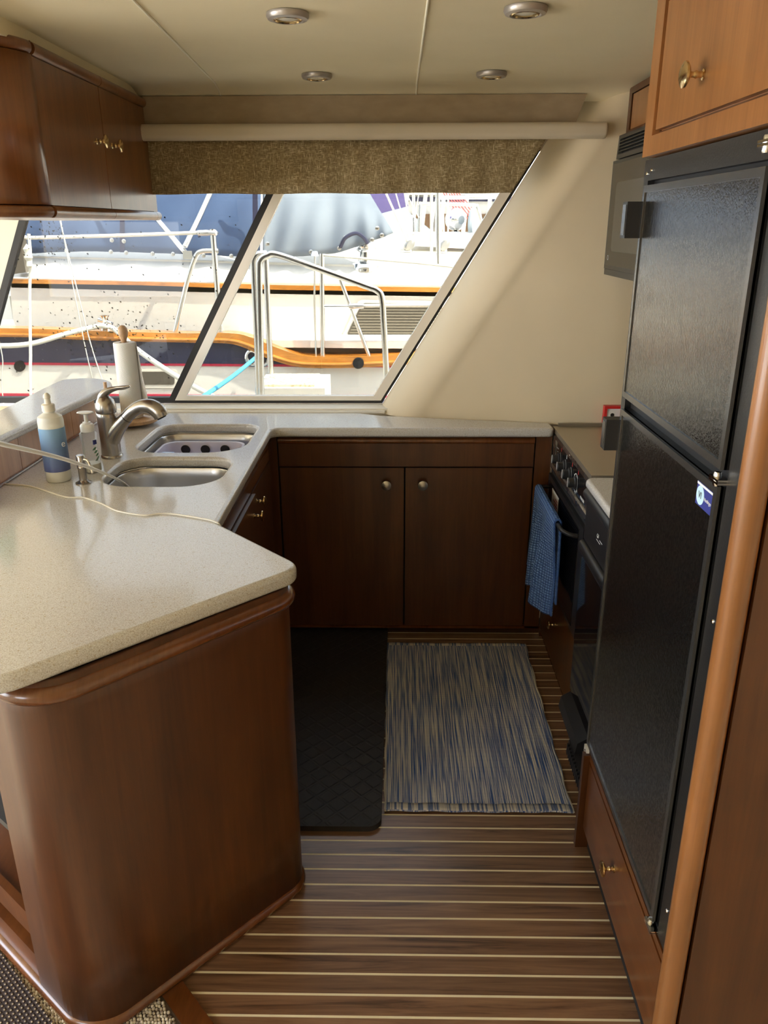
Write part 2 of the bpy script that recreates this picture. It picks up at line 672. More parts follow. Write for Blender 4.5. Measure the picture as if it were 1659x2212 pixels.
def grid_mesh(name, f, nu, nv, mat, parent=None, thick=0, uv=False, smooth=60, **k):
    bm = bmesh.new()
    vs = [[bm.verts.new(f(i / nu, j / nv)) for j in range(nv + 1)] for i in range(nu + 1)]
    ul = bm.loops.layers.uv.new('UVMap') if uv else None
    for i in range(nu):
        for j in range(nv):
            fc = bm.faces.new((vs[i][j], vs[i + 1][j], vs[i + 1][j + 1], vs[i][j + 1]))
            if uv:
                for lp, (a, b) in zip(fc.loops, ((i, j), (i + 1, j), (i + 1, j + 1), (i, j + 1))):
                    lp[ul].uv = (a / nu, b / nv)
    if not thick:
        me = bpy.data.meshes.new(name)
        bm.to_mesh(me)
        bm.free()
        return fin(name, me, mat, parent, smooth, **k)
    me = bpy.data.meshes.new(name)
    bm.to_mesh(me)
    bm.free()
    o = fin(name, me, mat, parent, smooth, **k)
    sm = o.modifiers.new('thickness', 'SOLIDIFY')
    sm.thickness = thick
    return o


def text(name, body, size, loc, xdir, ydir, mat, parent=None, depth=.0004):
    cu = bpy.data.curves.new(name, 'FONT')
    cu.body = body
    cu.size = size
    cu.extrude = depth
    cu.align_x = 'CENTER'
    cu.align_y = 'CENTER'
    tmp = bpy.data.objects.new('tmp', cu)
    COL.objects.link(tmp)
    bpy.context.view_layer.update()
    me = bpy.data.meshes.new_from_object(tmp.evaluated_get(bpy.context.evaluated_depsgraph_get()))
    bpy.data.objects.remove(tmp)
    X, Y = Vector(xdir).normalized(), Vector(ydir).normalized()
    Z = X.cross(Y)
    mt = Matrix((X, Y, Z)).transposed().to_4x4()
    mt.translation = loc
    me.transform(mt)
    me.materials.clear()
    return fin(name, me, mat, parent, smooth=0)


KN = {}


def knob(parent, base, direction, mat='brass', r=.0185, L=.034, name='knob'):
    """turned cabinet knob; mesh shared between alike knobs"""
    key = (mat, r, tuple(direction))
    if key not in KN:
        bm = bmesh.new()
        q = L / .026
        prof = [(0, 0), (.0085, 0), (.0085, .002), (.0055, .0035), (.0048, .006 * q), (.0065, .009 * q), (.0045, .0115 * q), (.005, .015 * q),
                (r * .75, .018 * q), (r, .0205 * q), (r * .98, .023 * q), (r * .6, .0255 * q), (0, .0262 * q)]
        add_lathe(bm, prof, (0, 0, 0), direction, 20)
        bmesh.ops.recalc_face_normals(bm, faces=bm.faces)
        me = bpy.data.meshes.new('knob')
        bm.to_mesh(me)
        bm.free()
        me.materials.append(M(mat))
        me.shade_smooth()
        me.set_sharp_from_angle(angle=math.radians(50))
        KN[key] = me
    o = bpy.data.objects.new(name, KN[key])
    COL.objects.link(o)
    o.location = base
    o.parent = parent
    if parent.type == 'EMPTY':
        o.matrix_parent_inverse = Matrix.Translation(parent.location).inverted()
    return o


def at(px, py, Y):
    d = RM @ Vector((px - W0 / 2, -(py - H0 / 2), -F0))
    return CAM + d * (Y / d.y)


# ================================================================== SETTING
# floor: pale holly base with separate teak strips
Z0 = 0.0
NP0, PITCH = 1.231, .0524
TX = lambda y: -.397 + (1.21 - y) * (.105 / .113)      # right edge of the wooden threshold


def floor_left(y):
    return TX(y) if y < 1.33 else -.56


fl = box('floor', (-4.3, -1.9, -.06), (1.4, 3.2, -.0035), 'holly', kind='structure', bevel=0)
pc = 0
for k in range(-3, 35):
    y0 = NP0 + PITCH * k + .0030
    y1 = NP0 + PITCH * (k + 1) - .0030
    pts = [(floor_left(y0), y0, -.0035), (.68, y0, -.0035), (.68, y1, -.0035), (floor_left(y1), y1, -.0035)]
    prism('plank', pts, (0, 0, .0035), 'teak_floor', fl)
box('caulk_base', (-.56, 1.05, -.0034), (.68, 3.05, -.0003), 'holly', fl, bevel=0)

# threshold between the galley sole and the carpet
ud = Vector((-.105, .113, 0)).normalized()
pd = Vector((ud.y, -ud.x, 0)) * -1
q0 = Vector((TX(1.05), 1.05, 0))
q1 = Vector((TX(1.45), 1.45, 0))
wv = Vector((-.113, -.105, 0)).normalized() * .052
prism('trim_1', [q0, q1, q1 + wv, q0 + wv], (0, 0, .007), 'cherry_trim', bevel=.002, kind='structure')

# carpet base and looped tufts
cb = prism('carpet', [(-4.2, -1.8, -.003), (1.3, -1.8, -.003), (1.3, .95, -.003), (TX(1.0) - .08, 1.0, -.003), (-.60, 1.36, -.003),
                      (-1.6, 2.1, -.003), (-4.2, 3.1, -.003)], (0, 0, .004), 'carpet_base', kind='structure')
prism('tuft_gap_shade', [(-1.25, 1.75, .0011), (-.60, 1.42, .0011), (-.36, 1.05, .0011), (-1.25, 1.05, .0011)], (0, 0, .0008), 'carpet_dark', cb)  # dark sheet that paints the shade between the tufts
bm = bmesh.new()
for i in range(110):
    for j in range(60):
        x = -1.12 + i * .0078 + (j % 2) * .0039
        y = 1.10 + j * .0078
        x += random.uniform(-.0012, .0012)
        y += random.uniform(-.0012, .0012)
        if x > TX(y) - .078 or y > 1.36 + (-.60 - x) * .80:
            continue
        if y < 1.383 + (x + .945) * -.88 - .02 or y > 1.62:
            continue
        r = random.uniform(.0036, .0046)
        h = random.uniform(.0055, .009)
        top = bm.verts.new((x, y, h))
        a0 = random.random() * 3
        ring = [bm.verts.new((x + r * math.cos(a0 + q * PI / 3), y + r * math.sin(a0 + q * PI / 3), .001)) for q in range(6)]
        ring2 = [bm.verts.new((x + r * .8 * math.cos(a0 + q * PI / 3), y + r * .8 * math.sin(a0 + q * PI / 3), h * .72)) for q in range(6)]
        for q in range(6):
            bm.faces.new((ring[q], ring[(q + 1) % 6], ring2[(q + 1) % 6], ring2[q]))
            bm.faces.new((ring2[q], ring2[(q + 1) % 6], top))
bm_obj('carpet_pile', bm, 'carpet_tuft', smooth=80, kind='stuff', label='beige looped berber carpet pile around the island foot', cat='carpet')

# ceiling: cornice-curved headliner in three panels, welted seams
CZ = 2.072


def ceil_z(y):
    if y < 2.86: return CZ
    t = min(1, (y - 2.86) / .16)
    return CZ - .040 * t * t


ce = box('ceiling', (-4.3, -1.9, CZ + .02), (1.4, 3.36, CZ + .08), 'headliner', kind='structure', bevel=0)
seamx = lambda s, y: (-.534 - (y - 1.83) * .049) * 1.02 if s == 0 else .0635
bounds = [lambda y: -.885, lambda y: seamx(0, y), lambda y: seamx(1, y), lambda y: 1.32]
ys = [-1.8 + i * .12 for i in range(39)] + [2.86 + i * .02 for i in range(9)]
ys = [y for y in ys if y < 2.86] + [2.86 + i * .02 for i in range(10)]
for s in range(3):
    def f(u, v, s=s):
        y = ys[int(round(v * (len(ys) - 1)))]
        a = bounds[s](y)
        b = bounds[s + 1](y)
        x = a + (b - a) * u
        e = min(abs(x - a), abs(x - b)) if 0 < s < 2 else (abs(x - b) if s == 0 else abs(x - a))
        return (x, y, ceil_z(y))
    grid_mesh('ceiling_panel', f, 40, len(ys) - 1, 'headliner', ce)
for s in range(2):
    tube('seam', [(seamx(s, y), y, ceil_z(y) - .0008) for y in ys], .0030, 'seam_piping', ce, n=8)
# soffit over the hanging cabinets and the rest of the cabin overhead
box('trim_2', (-.97, -1.8, 2.035), (-.885, 3.04, CZ + .03), 'headliner', kind='structure', bevel=.004)
box('ceiling_outer', (-4.2, -1.8, 2.035), (-.97, 3.3, CZ + .03), 'headliner', ce, bevel=0)


# far wall: sculpted panel right of the window
def pane_x(z):
    return -.062 + .6226 * (z - .92)


def wall_y(x):
    if x < .62: return 3.120 - .19 * (x + .05)
    if x < .81: return 2.993 - (x - .62) * .14
    return 2.966


def wf(u, v):
    z = .90 + v * 1.16
    xe = pane_x(z)
    if u < .45:
        t = u / .45 * PI / 2
        x = xe + .175 * (1 - math.cos(t)) ** 1.0
        yb = wall_y(xe + .175)
        return (x, yb + (3.285 - yb) * (1 - math.sin(t)), z)
    x = xe + .175 + (1.32 - xe - .175) * (u - .45) / .55
    return (x, wall_y(x), z)


grid_mesh('wall_right_panel', wf, 80, 24, 'wall_vinyl', kind='structure', thick=0)
# wall around the windows (below, above, left)
wl = boxes('wall_back', [((-4.3, 3.30, -.5), (1.4, 3.36, .905)), ((-4.3, 3.30, 1.90), (1.4, 3.36, 2.2)),
                         ((-4.3, 3.30, .9), (-3.85, 3.36, 1.95)), ((.60, 3.30, .9), (1.4, 3.36, 1.95))], 'wall_vinyl', kind='structure')
# wall piece between galley window and saloon window, with the slanted edge
LXf = lambda z: -1.505 + (z - 1.649) * .4545
prism('wall_left_pier', [(LXf(.9), 3.30, .9), (LXf(1.92), 3.30, 1.92), (-2.25, 3.30, 1.92), (-2.25, 3.30, .9)], (0, .05, 0), 'sill_white', kind='structure')
prism('wall_right_pier', [(pane_x(.9) + .01, 3.31, .9), (pane_x(1.92) + .01, 3.31, 1.92), (1.2, 3.31, 1.92), (1.2, 3.31, .9)], (0, .04, 0), 'wall_vinyl', kind='structure')
# other cabin walls (out of the frame) with their openings
boxes('wall_front', [((-4.3, -1.8, -.05), (1.4, -1.74, .95)), ((-4.3, -1.8, 1.85), (1.4, -1.74, 2.2)),
                     ((-4.3, -1.8, .95), (-3.6, -1.74, 1.85)), ((-2.2, -1.8, .95), (1.4, -1.74, 1.85))], 'wall_vinyl', kind='structure')
boxes('wall_left', [((-4.3, -1.8, -.05), (-4.24, -.8, 2.2)), ((-4.3, 2.6, -.05), (-4.24, 3.35, 2.2)),
                    ((-4.3, -.8, 2.0), (-4.24, 2.6, 2.2)), ((-4.3, -.8, -.05), (-4.24, 2.6, .45))], 'wall_vinyl', kind='structure')
box('wall_right', (1.26, -1.8, -.05), (1.32, 3.3, 2.2), 'wall_vinyl', kind='structure', bevel=0)

# sill under the glass
sr = box('trim_3', (-1.62, 3.185, .905), (-.02, 3.285, .921), 'sill_white', kind='structure', bevel=.004)
box('trim_4', (-1.62, 3.165, .9045), (-.05, 3.186, .9135), 'sill_white', kind='structure', bevel=.003)


# windows
def win_poly(x0f, x1f, z0, z1, y):
    return [(x0f(z0), y, z0), (x1f(z0), y, z0), (x1f(z1), y, z1), (x0f(z1), y, z1)]


MX = lambda z: -.968 + .569 * (z - .92)          # slanted mullion
RX = lambda z: -.073 + .6226 * (z - .92)
w2 = ring_prism('window_2', win_poly(lambda z: MX(z) + .002, lambda z: RX(z) + .010, .9205, 1.90, 3.288),
                win_poly(lambda z: MX(z) + .014, lambda z: RX(z) - .003, .9335, 1.888, 3.288), (0, .03, 0), 'gasket', kind='structure')
ring_prism('window_frame', win_poly(lambda z: MX(z) + .014, lambda z: RX(z) - .003, .9335, 1.888, 3.284),
           win_poly(lambda z: MX(z) + .052, lambda z: RX(z) - .045, .9525, 1.86, 3.284), (0, .03, 0), 'alu', w2)
prism('pane', win_poly(lambda z: MX(z) + .05, lambda z: RX(z) - .043, .951, 1.862, 3.300), (0, .004, 0), 'pane', w2)
w1 = ring_prism('window_1', win_poly(LXf, lambda z: MX(z) + .002, .9205, 1.90, 3.290),
                win_poly(lambda z: LXf(z) + .028, lambda z: MX(z) - .016, .945, 1.885, 3.290), (0, .03, 0), 'gasket', kind='structure')
pn = prism('pane', win_poly(lambda z: LXf(z) + .026, lambda z: MX(z) - .014, .943, 1.887, 3.302), (0, .004, 0), 'pane', w1)
bm = bmesh.new()
for k in range(520):
    if random.random() < .5:
        x = random.gauss(-1.18, .13); z = random.gauss(1.20, .06)
    elif random.random() < .45:
        x = random.gauss(-1.38, .05); z = random.gauss(1.58, .05)
    else:
        z = random.uniform(.97, 1.68); x = random.uniform(LXf(z) + .03, MX(z) - .03)
    if not (LXf(z) + .035 < x < MX(z) - .025) or not .96 < z < 1.85: continue
    r = random.choice((.0014, .0018, .0024, .0032))
    add_lathe(bm, [(r, 0), (r * .8, r * .35), (0, r * .5)], (x, 3.3061, z), (0, 1, 0), 6, 1, random.uniform(1, 1.5))
bm_obj('raindrops', bm, 'raindrop', w1, kind='stuff')
w3 = ring_prism('window_3', [(-3.8, 3.29, .95), (-2.28, 3.29, .95), (-2.28, 3.29, 1.88), (-3.8, 3.29, 1.88)],
                [(-3.77, 3.29, .98), (-2.31, 3.29, .98), (-2.31, 3.29, 1.85), (-3.77, 3.29, 1.85)], (0, .05, 0), 'gasket', kind='structure')

# ================================================================== WORKTOPS
sinkA = rounded([(-.905, 2.56), (-.532, 2.56), (-.532, 2.955), (-.905, 2.955)], [.09, .13, .07, .07], 10)
sinkB = rounded([(-.90, 2.19), (-.538, 2.19), (-.538, 2.495), (-.90, 2.495)], [.11, .12, .08, .10], 10)
top_poly = rounded([(-.205, 1.612), (-.705, 1.105), (-1.9, 2.05), (-1.9, 2.12), (-1.20, 2.12), (-1.20, 3.155), (-.155, 3.155), (-.06, 3.11), (.597, 2.985),
                    (.597, 2.895), (-.476, 2.895), (-.463, 1.888)],
                   [.055, .09, 0, 0, 0, 0, .03, 0, 0, .02, .035, .02], 8)
ct = plate('countertop', [top_poly, sinkA[::-1], sinkB[::-1]], .873, .910, .012, 'counter',
           label='speckled cream solid surface worktop with two sink cutouts', cat='countertop')
plate('countertop', [rounded([(.572, 1.80), (1.2, 1.80), (1.2, 2.285), (.572, 2.285)], [0, 0, 0, .03])], .882, .910, .011, 'counter',
      label='small cream worktop piece between cooker and fridge', cat='countertop')
rsl = rounded([(-1.165, 1.95), (-1.163, 2.25), (-1.128, 2.85), (-1.118, 3.00), (-1.15, 3.115), (-1.235, 3.175), (-1.315, 3.165), (-1.362, 3.09), (-1.345, 2.6), (-1.345, 1.95)], .0)
led_pts = catmull([(x, y, 0) for x, y in rsl[1:-1]], 6)
led = [(-1.165, 1.95)] + [(p.x, p.y) for p in led_pts] + [(-1.345, 1.95)]
plate('bar_ledge', [led], 1.020, 1.050, .012, 'counter', label='raised cream bar ledge with rounded end left of the taps', cat='ledge')

# backsplash under the ledge
bs = root('backsplash', (-1.2, 2.5, .91), 'pinkish wooden backsplash under the raised bar ledge', 'backsplash')
for (a, b) in ((2.0, 2.33), (2.333, 2.745), (2.748, 2.975)):
    box('panel', (-1.225, a, .912), (-1.172, b, 1.019), 'backsplash_wood', bs, bevel=.001)
tube('welt', [(-1.168, 2.0, .914), (-1.168, 2.975, .914)], .004, 'cherry_trim', bs, n=8)


# ------------------------------------------------------------------ sinks
def sink(name, outline, depth, label):
    cx = sum(p[0] for p in outline) / len(outline)
    cyy = sum(p[1] for p in outline) / len(outline)
    rt = root(name, (cx, cyy, .873 - depth), label, 'sink')
    bm = bmesh.new()
    lv = [(1.06, 0), (1.0, .0), (.985, -.004), (.965, -.03), (.93, -depth * .80), (.90, -depth * .93), (.80, -depth * .985), (.14, -depth), (.12, -depth - .004), (.0, -depth - .004)]
    rings = []
    for s, h in lv:
        if s == 0:
            rings.append([bm.verts.new((cx, cyy, .872 + h))])
            continue
        if s == .14 or s == .12:
            rings.append([bm.verts.new((cx + s * .35 * math.cos(2 * PI * i / len(outline) - 3 * PI / 4), cyy + s * .35 * math.sin(2 * PI * i / len(outline) - 3 * PI / 4), .872 + h)) for i in range(len(outline))])
            continue
        rings.append([bm.verts.new((cx + (p[0] - cx) * s, cyy + (p[1] - cyy) * s, .872 + h)) for p in outline])
    n = len(outline)
    for a, b in zip(rings, rings[1:]):
        for i in range(n):
            j = (i + 1) % n
            if len(b) == 1:
                bm.faces.new((a[i], a[j], b[0]))
            else:
                bm.faces.new((a[i], a[j], b[j], b[i]))
    bm_obj('basin', bm, 'sink_steel', rt, smooth=50)
    lathe('drain', [(0, 0), (.02, .0), (.038, .002), (.040, 0), (.040, -.003)], (cx, cyy, .873 - depth - .001), 'chrome', rt)
    return rt


sink('kitchen_sink', sinkA, .17, 'deep stainless sink bowl nearest the window, lilac rack inside')
sink('kitchen_sink', sinkB, .15, 'stainless sink bowl nearest the camera, empty')

# lilac rack standing in the far sink
rk = root('dish_rack', (-.70, 2.70, .71), 'pale lilac plastic basket with round holes inside the far sink', 'basket')
bm = bmesh.new()
ra = rounded([(-.868, 2.60), (-.575, 2.60), (-.575, 2.865), (-.868, 2.865)], .05, 6)
n = len(ra)
cx, cyy = -.7215, 2.7325
r1_ = [bm.verts.new((cx + (p[0] - cx) * .92, cyy + (p[1] - cyy) * .92, .715)) for p in ra]
r2_ = [bm.verts.new((p[0], p[1], .863)) for p in ra]
r3_ = [bm.verts.new((cx + (p[0] - cx) * 1.05, cyy + (p[1] - cyy) * 1.05, .864)) for p in ra]
r4_ = [bm.verts.new((cx + (p[0] - cx) * 1.05, cyy + (p[1] - cyy) * 1.05, .859)) for p in ra]
r5_ = [bm.verts.new((cx + (p[0] - cx) * .985, cyy + (p[1] - cyy) * .985, .857)) for p in ra]
r6_ = [bm.verts.new((cx + (p[0] - cx) * .90, cyy + (p[1] - cyy) * .90, .716)) for p in ra]
for a, b in ((r1_, r4_), (r4_, r3_), (r3_, r2_), (r2_, r5_), (r5_, r6_)):
    for i in range(n):
        bm.faces.new((a[i], a[(i + 1) % n], b[(i + 1) % n], b[i]))
bm.faces.new(r1_)
bm.faces.new(r6_[::-1])
bm_obj('basket', bm, 'rack_lilac', rk, smooth=50)
for x in (-.80, -.725, -.65):
    lathe('hole', [(0, 0), (.017, 0), (.018, -.001), (0, -.0012)], (x, 2.8545, .836), 'black_matte', rk, axis=(0, -1, -.08), n=18)
lathe('cutlery_cup', [(.0, 0), (.026, 0), (.030, .12), (.033, .145), (.028, .145), (.022, .01), (0, .01)], (-.825, 2.70, .716), 'rack_lilac', rk, n=20)
box('strainer_handle', (-.842, 2.692, .80), (-.80, 2.708, .868), 'chrome', rk, bevel=.004)

# ------------------------------------------------------------------ tap
fa = root('faucet', (-.949, 2.50, .91), 'brushed nickel single-lever tap with curved pull-out spout', 'faucet')
fx, fy = -.949, 2.50
lathe('base_ring', [(0, 0), (.035, 0), (.035, .006), (.032, .010), (0, .010)], (fx, fy, .910), 'nickel', fa, n=32)
lathe('body', [(0, .008), (.0325, .010), (.031, .05), (.0315, .10), (.033, .135), (.033, .148), (.032, .150), (0, .150)], (fx, fy, .910), 'nickel', fa, n=32)
lathe('handle_base', [(0, .1505), (.032, .1515), (.0335, .158), (.032, .176), (.027, .192), (.016, .203), (0, .206)], (fx, fy, .910), 'nickel', fa, n=32)
tube('lever', [(fx - .013, fy, 1.085), (fx - .006, fy, 1.112), (fx + .012, fy, 1.130), (fx + .04, fy, 1.139), (fx + .066, fy - .002, 1.142), (fx + .088, fy - .003, 1.147)],
     .01, 'nickel', fa, n=14, curve=6, radii=[.014, .0165, .0135, .009, .0085, .0045], flat=.7)
tube('spout_neck', [(fx - .002, fy, .945), (fx + .012, fy - .002, .985), (fx + .040, fy - .006, 1.018), (fx + .068, fy - .012, 1.046)],
     .02, 'nickel', fa, n=20, curve=6, radii=[.027, .030, .0245, .0205])
tube('spray_head', [(fx + .069, fy - .012, 1.047), (fx + .092, fy - .016, 1.068), (fx + .122, fy - .020, 1.084), (fx + .155, fy - .025, 1.085), (fx + .180, fy - .029, 1.070), (fx + .189, fy - .031, 1.052)],
     .02, 'nickel', fa, n=20, curve=6, radii=[.020, .0205, .0215, .025, .0265, .0235])
lathe('nozzle', [(0, 0), (.017, 0), (.015, .004), (0, .005)], (fx + .189, fy - .031, 1.052), 'black_plastic', fa, axis=(.45, -.08, -.9))

# soap dispenser pump in the worktop
sdp = root('soap_dispenser', (-.936, 2.215, .91), 'small brushed nickel soap dispenser set in the worktop', 'dispenser')
lathe('flange', [(0, 0), (.0235, 0), (.0235, .003), (.016, .007), (.0125, .010), (0, .010)], (-.936, 2.215, .910), 'nickel', sdp)
lathe('stem', [(0, .008), (.0115, .01), (.0115, .045), (.0125, .047), (.0125, .052), (.011, .054), (0, .054)], (-.936, 2.215, .910), 'nickel', sdp)
lathe('pump_head', [(0, .0545), (.0125, .055), (.0125, .085), (.0115, .0865), (0, .0865)], (-.936, 2.215, .910), 'nickel', sdp)
tube('spout', [(-.926, 2.212, .985), (-.914, 2.208, .982), (-.906, 2.205, .966), (-.901, 2.203, .945)], .004, 'chrome', sdp, n=8, curve=5)

# big dish soap bottle
bt = root('soap_bottle', (-1.022, 2.245, .91), 'tall milky refill bottle with a blue label beside the sink', 'bottle')
bx, by = -1.022, 2.245
lathe('body', [(0, .001), (.033, .001), (.0365, .006), (.0365, .03), (.036, .10), (.0365, .185), (.034, .197), (.022, .205), (.0165, .209), (.0165, .215)],
      (bx, by, .910), 'milky_plastic', bt, n=32)
lathe('liquid', [(0, .004), (.034, .004), (.034, .165), (0, .165)], (bx, by, .910), 'milk_soap', bt, n=28)
lathe('label_wrap', [(.0373, .034), (.0373, .165)], (bx, by, .910), 'bottle_label', bt, n=40)
lathe('cap', [(0, .213), (.0185, .213), (.0185, .232), (.016, .234), (.0095, .235), (.0085, .250), (.0105, .252), (.0095, .260), (.004, .266), (0, .267)],
      (bx, by, .910), 'cream_plastic', bt, n=24)
text('lettering', 'e', .030, (bx + .0355, by - .0165, 1.028), (.42, .9, 0), (0, 0, 1), 'print_white', bt, .0006)

# pump bottle
pb = root('pump_bottle', (-.952, 2.335, .91), 'small clear foaming hand soap pump bottle, nearly empty', 'bottle')
px_, py_ = -.952, 2.335
lathe('body', [(0, .001), (.024, .001), (.027, .005), (.0275, .02), (.0235, .055), (.0225, .085), (.0255, .112), (.0265, .122), (.021, .130), (.019, .132)],
      (px_, py_, .910), 'clear_plastic', pb, n=28)
lathe('liquid', [(0, .003), (.0255, .003), (.0262, .020), (.0252, .028), (0, .028)], (px_, py_, .910), 'milk_soap', pb, n=24)
lathe('collar', [(0, .129), (.021, .129), (.0215, .146), (.018, .152), (.012, .154), (.012, .158), (0, .158)], (px_, py_, .910), 'white_plastic', pb, n=24)
lathe('pump_stem', [(0, .157), (.006, .157), (.006, .183), (0, .183)], (px_, py_, .910), 'white_plastic', pb, n=14)
lathe('pump_top', [(0, .180), (.012, .182), (.0265, .187), (.024, .190), (0, .1915)], (px_, py_, .910), 'white_plastic', pb, n=24, sy=.6)


def bottle_print(cx, cy_, r, a0, a1, z0, z1, mat, parent, slant=0):
    grid_mesh('label_print', lambda u, v: (cx + (r) * math.cos(a0 + (a1 - a0) * u + slant * v), cy_ + r * math.sin(a0 + (a1 - a0) * u + slant * v), z0 + (z1 - z0) * v), 8, 3, mat, parent)


bottle_print(px_, py_, .0248, -.75, -.15, 1.000, 1.014, 'print_navy', pb)
for k, (a, z) in enumerate(((-.95, .995), (-.8, .985), (-.62, .975), (-.5, .965), (-.75, .960))):
    bottle_print(px_, py_, .0245, a, a + .38, z - .012, z - .004, 'print_green', pb, .3)

# paper towel holder
ph = root('paper_towel_holder', (-1.02, 2.955, .91), 'round pine paper towel holder with knob top and side dowel', 'holder')
hx, hy = -1.022, 2.955
lathe('base', [(0, .012), (.092, .012), (.098, .016), (.098, .026), (.093, .029), (0, .029)], (hx, hy, .910), 'pine', ph, n=40)
for dx, dy in ((-.06, .05), (-.06, -.05), (.02, .075)):
    lathe('foot', [(0, 0), (.009, 0), (.009, .013), (0, .013)], (hx + dx, hy + dy, .910), 'black_plastic', ph, n=12)
tube('post', [(hx, hy, .938), (hx, hy, 1.232)], .009, 'pine', ph, n=12)
lathe('knob', [(0, 0), (.0095, 0), (.0105, .010), (.0165, .026), (.0185, .040), (.0165, .054), (.009, .063), (0, .065)], (hx, hy, 1.222), 'pine', ph, n=24)
tube('side_dowel', [(hx - .084, hy - .02, .938), (hx - .084, hy - .02, 1.078)], .0065, 'pine', ph, n=12)
pt = root('paper_towel_roll', (hx, hy, .94), 'white quilted paper towel roll on the pine holder', 'paper towel')
bm = bmesh.new()
add_lathe(bm, [(.0185, 0), (.040, 0), (.0405, .003), (.0405, .281), (.0385, .284), (.0185, .284), (.0185, 0)], (hx, hy, .9402), (0, 0, 1), 48)
bm.faces.ensure_lookup_table()
uvl = bm.loops.layers.uv.new('UVMap')
for f_ in bm.faces:
    for lp in f_.loops:
        c_ = lp.vert.co
        a_ = math.atan2(c_.y - hy, c_.x - hx)
        lp[uvl].uv = (a_ * 6, c_.z * 70)
bm_obj('roll', bm, 'paper', pt)
lathe('core', [(.0182, 0), (.0182, .283), (.0165, .283), (.0165, 0)], (hx, hy, .9402), 'pine', pt, n=24)


def flapf(u, v):
    z = .945 + v * .278
    s = 1 - v
    return (hx + .034 + u * (.012 + .030 * s), hy + .020 - u * .03 + .003 * math.sin(v * 9), z)


grid_mesh('loose_sheet', flapf, 6, 20, 'paper', pt, thick=.0012, uv=True)

# teal bottle and bowl at the left border
tb = root('teal_bottle', (-1.222, 2.235, 1.05), 'teal bottle sliver on the bar ledge at left border', 'bottle')
lathe('body', [(0, 0), (.030, .001), (.034, .006), (.034, .09), (.028, .11), (.012, .125), (.012, .14)], (-1.222, 2.245, 1.0505), 'teal_liquid', tb, n=24)
lathe('cap', [(0, .138), (.014, .138), (.014, .160), (0, .160)], (-1.222, 2.245, 1.0505), 'white_plastic', tb, n=16)
bw = root('bowl', (-1.142, 1.995, .91), 'white bowl with clear rim cut off by the left border', 'bowl')
lathe('shell', [(0, .001), (.028, .001), (.030, .006), (.046, .022), (.052, .045), (.049, .046), (.043, .024), (.026, .010), (0, .009)], (-1.142, 1.995, .910), 'white_plastic', bw, n=32)
lathe('rim', [(.0485, .044), (.053, .044), (.053, .048), (.0485, .048), (.0485, .044)], (-1.142, 1.995, .910), 'print_sky', bw, n=32)

# brush handle reaching into the near sink, and the thin cord on the worktop
tube('dish_brush', [(-.905, 1.67, 1.185), (-.862, 1.95, 1.060), (-.832, 2.22, .918), (-.815, 2.36, .80)], .006, 'white_plastic', curve=6,
     radii=[.0062, .0052, .0042, .004], label='long white plastic rod slanting down into the near sink', cat='brush')
cpts = [(-1.30, 2.30, .9125), (-1.185, 2.206, .9125), (-1.081, 2.176, .9125), (-.94, 2.081, .9125), (-.885, 2.075, .9125), (-.813, 2.023, .9125), (-.75, 1.965, .9125),
        (-.67, 1.932, .9125), (-.63, 1.945, .9125), (-.586, 1.940, .9125), (-.50, 1.905, .9125), (-.470, 1.886, .9122), (-.456, 1.880, .905), (-.452, 1.880, .88), (-.452, 1.88, .80)]
tube('power_cord', cpts, .0022, 'cream_plastic', n=8, curve=5, label='thin white cord snaking across the worktop and over its edge', cat='cord')


# ================================================================== BASE CABINETS
def sweep_round(name, path, prof, mat, parent=None, **k):
    """profile (out, z) swept along an open 2-D path; out is to the right of travel"""
    bm = bmesh.new()
    P = [Vector(p).to_2d() for p in path]
    rings = []
    for i, p in enumerate(P):
        t1 = (P[i] - P[i - 1]).normalized() if i else (P[1] - P[0]).normalized()
        t2 = (P[i + 1] - P[i]).normalized() if i < len(P) - 1 else t1
        t = (t1 + t2).normalized()
        nrm = Vector((t.y, -t.x)) / max(.5, t.dot(t1))
        rings.append([bm.verts.new((p.x + nrm.x * o, p.y + nrm.y * o, z)) for o, z in prof])
    m_ = len(prof)
    for a, b in zip(rings, rings[1:]):
        for i in range(m_):
            bm.faces.new((a[i], a[(i + 1) % m_], b[(i + 1) % m_], b[i]))
    bm.faces.new(rings[0])
    bm.faces.new(rings[-1][::-1])
    return bm_obj(name, bm, mat, parent, smooth=50, **k)


def half_round(d, z0, z1, n=8, back=.006):
    c, r = (z0 + z1) / 2, (z1 - z0) / 2
    return [(-back, z0)] + [(d * math.cos(a), c + r * math.sin(a)) for a in [(-PI / 2 + PI * i / n) for i in range(n + 1)]] + [(-back, z1)]


# island: rounded carcass
isl = root('island_cabinet', (-.6, 1.6, 0), 'cherry wood peninsula cabinet with rounded corners and open shelf side', 'cabinet')
# open path of the outer skin: galley side -> far corner -> face -> near corner -> stub of the shelf side
body_poly = rounded([(-.515, 1.905), (-.232, 1.598), (-.642, 1.163), (-1.04, 1.478), (-1.5, 1.9)], [0, .06, .095, 0, 0], 12)
cut = [p for p in body_poly]
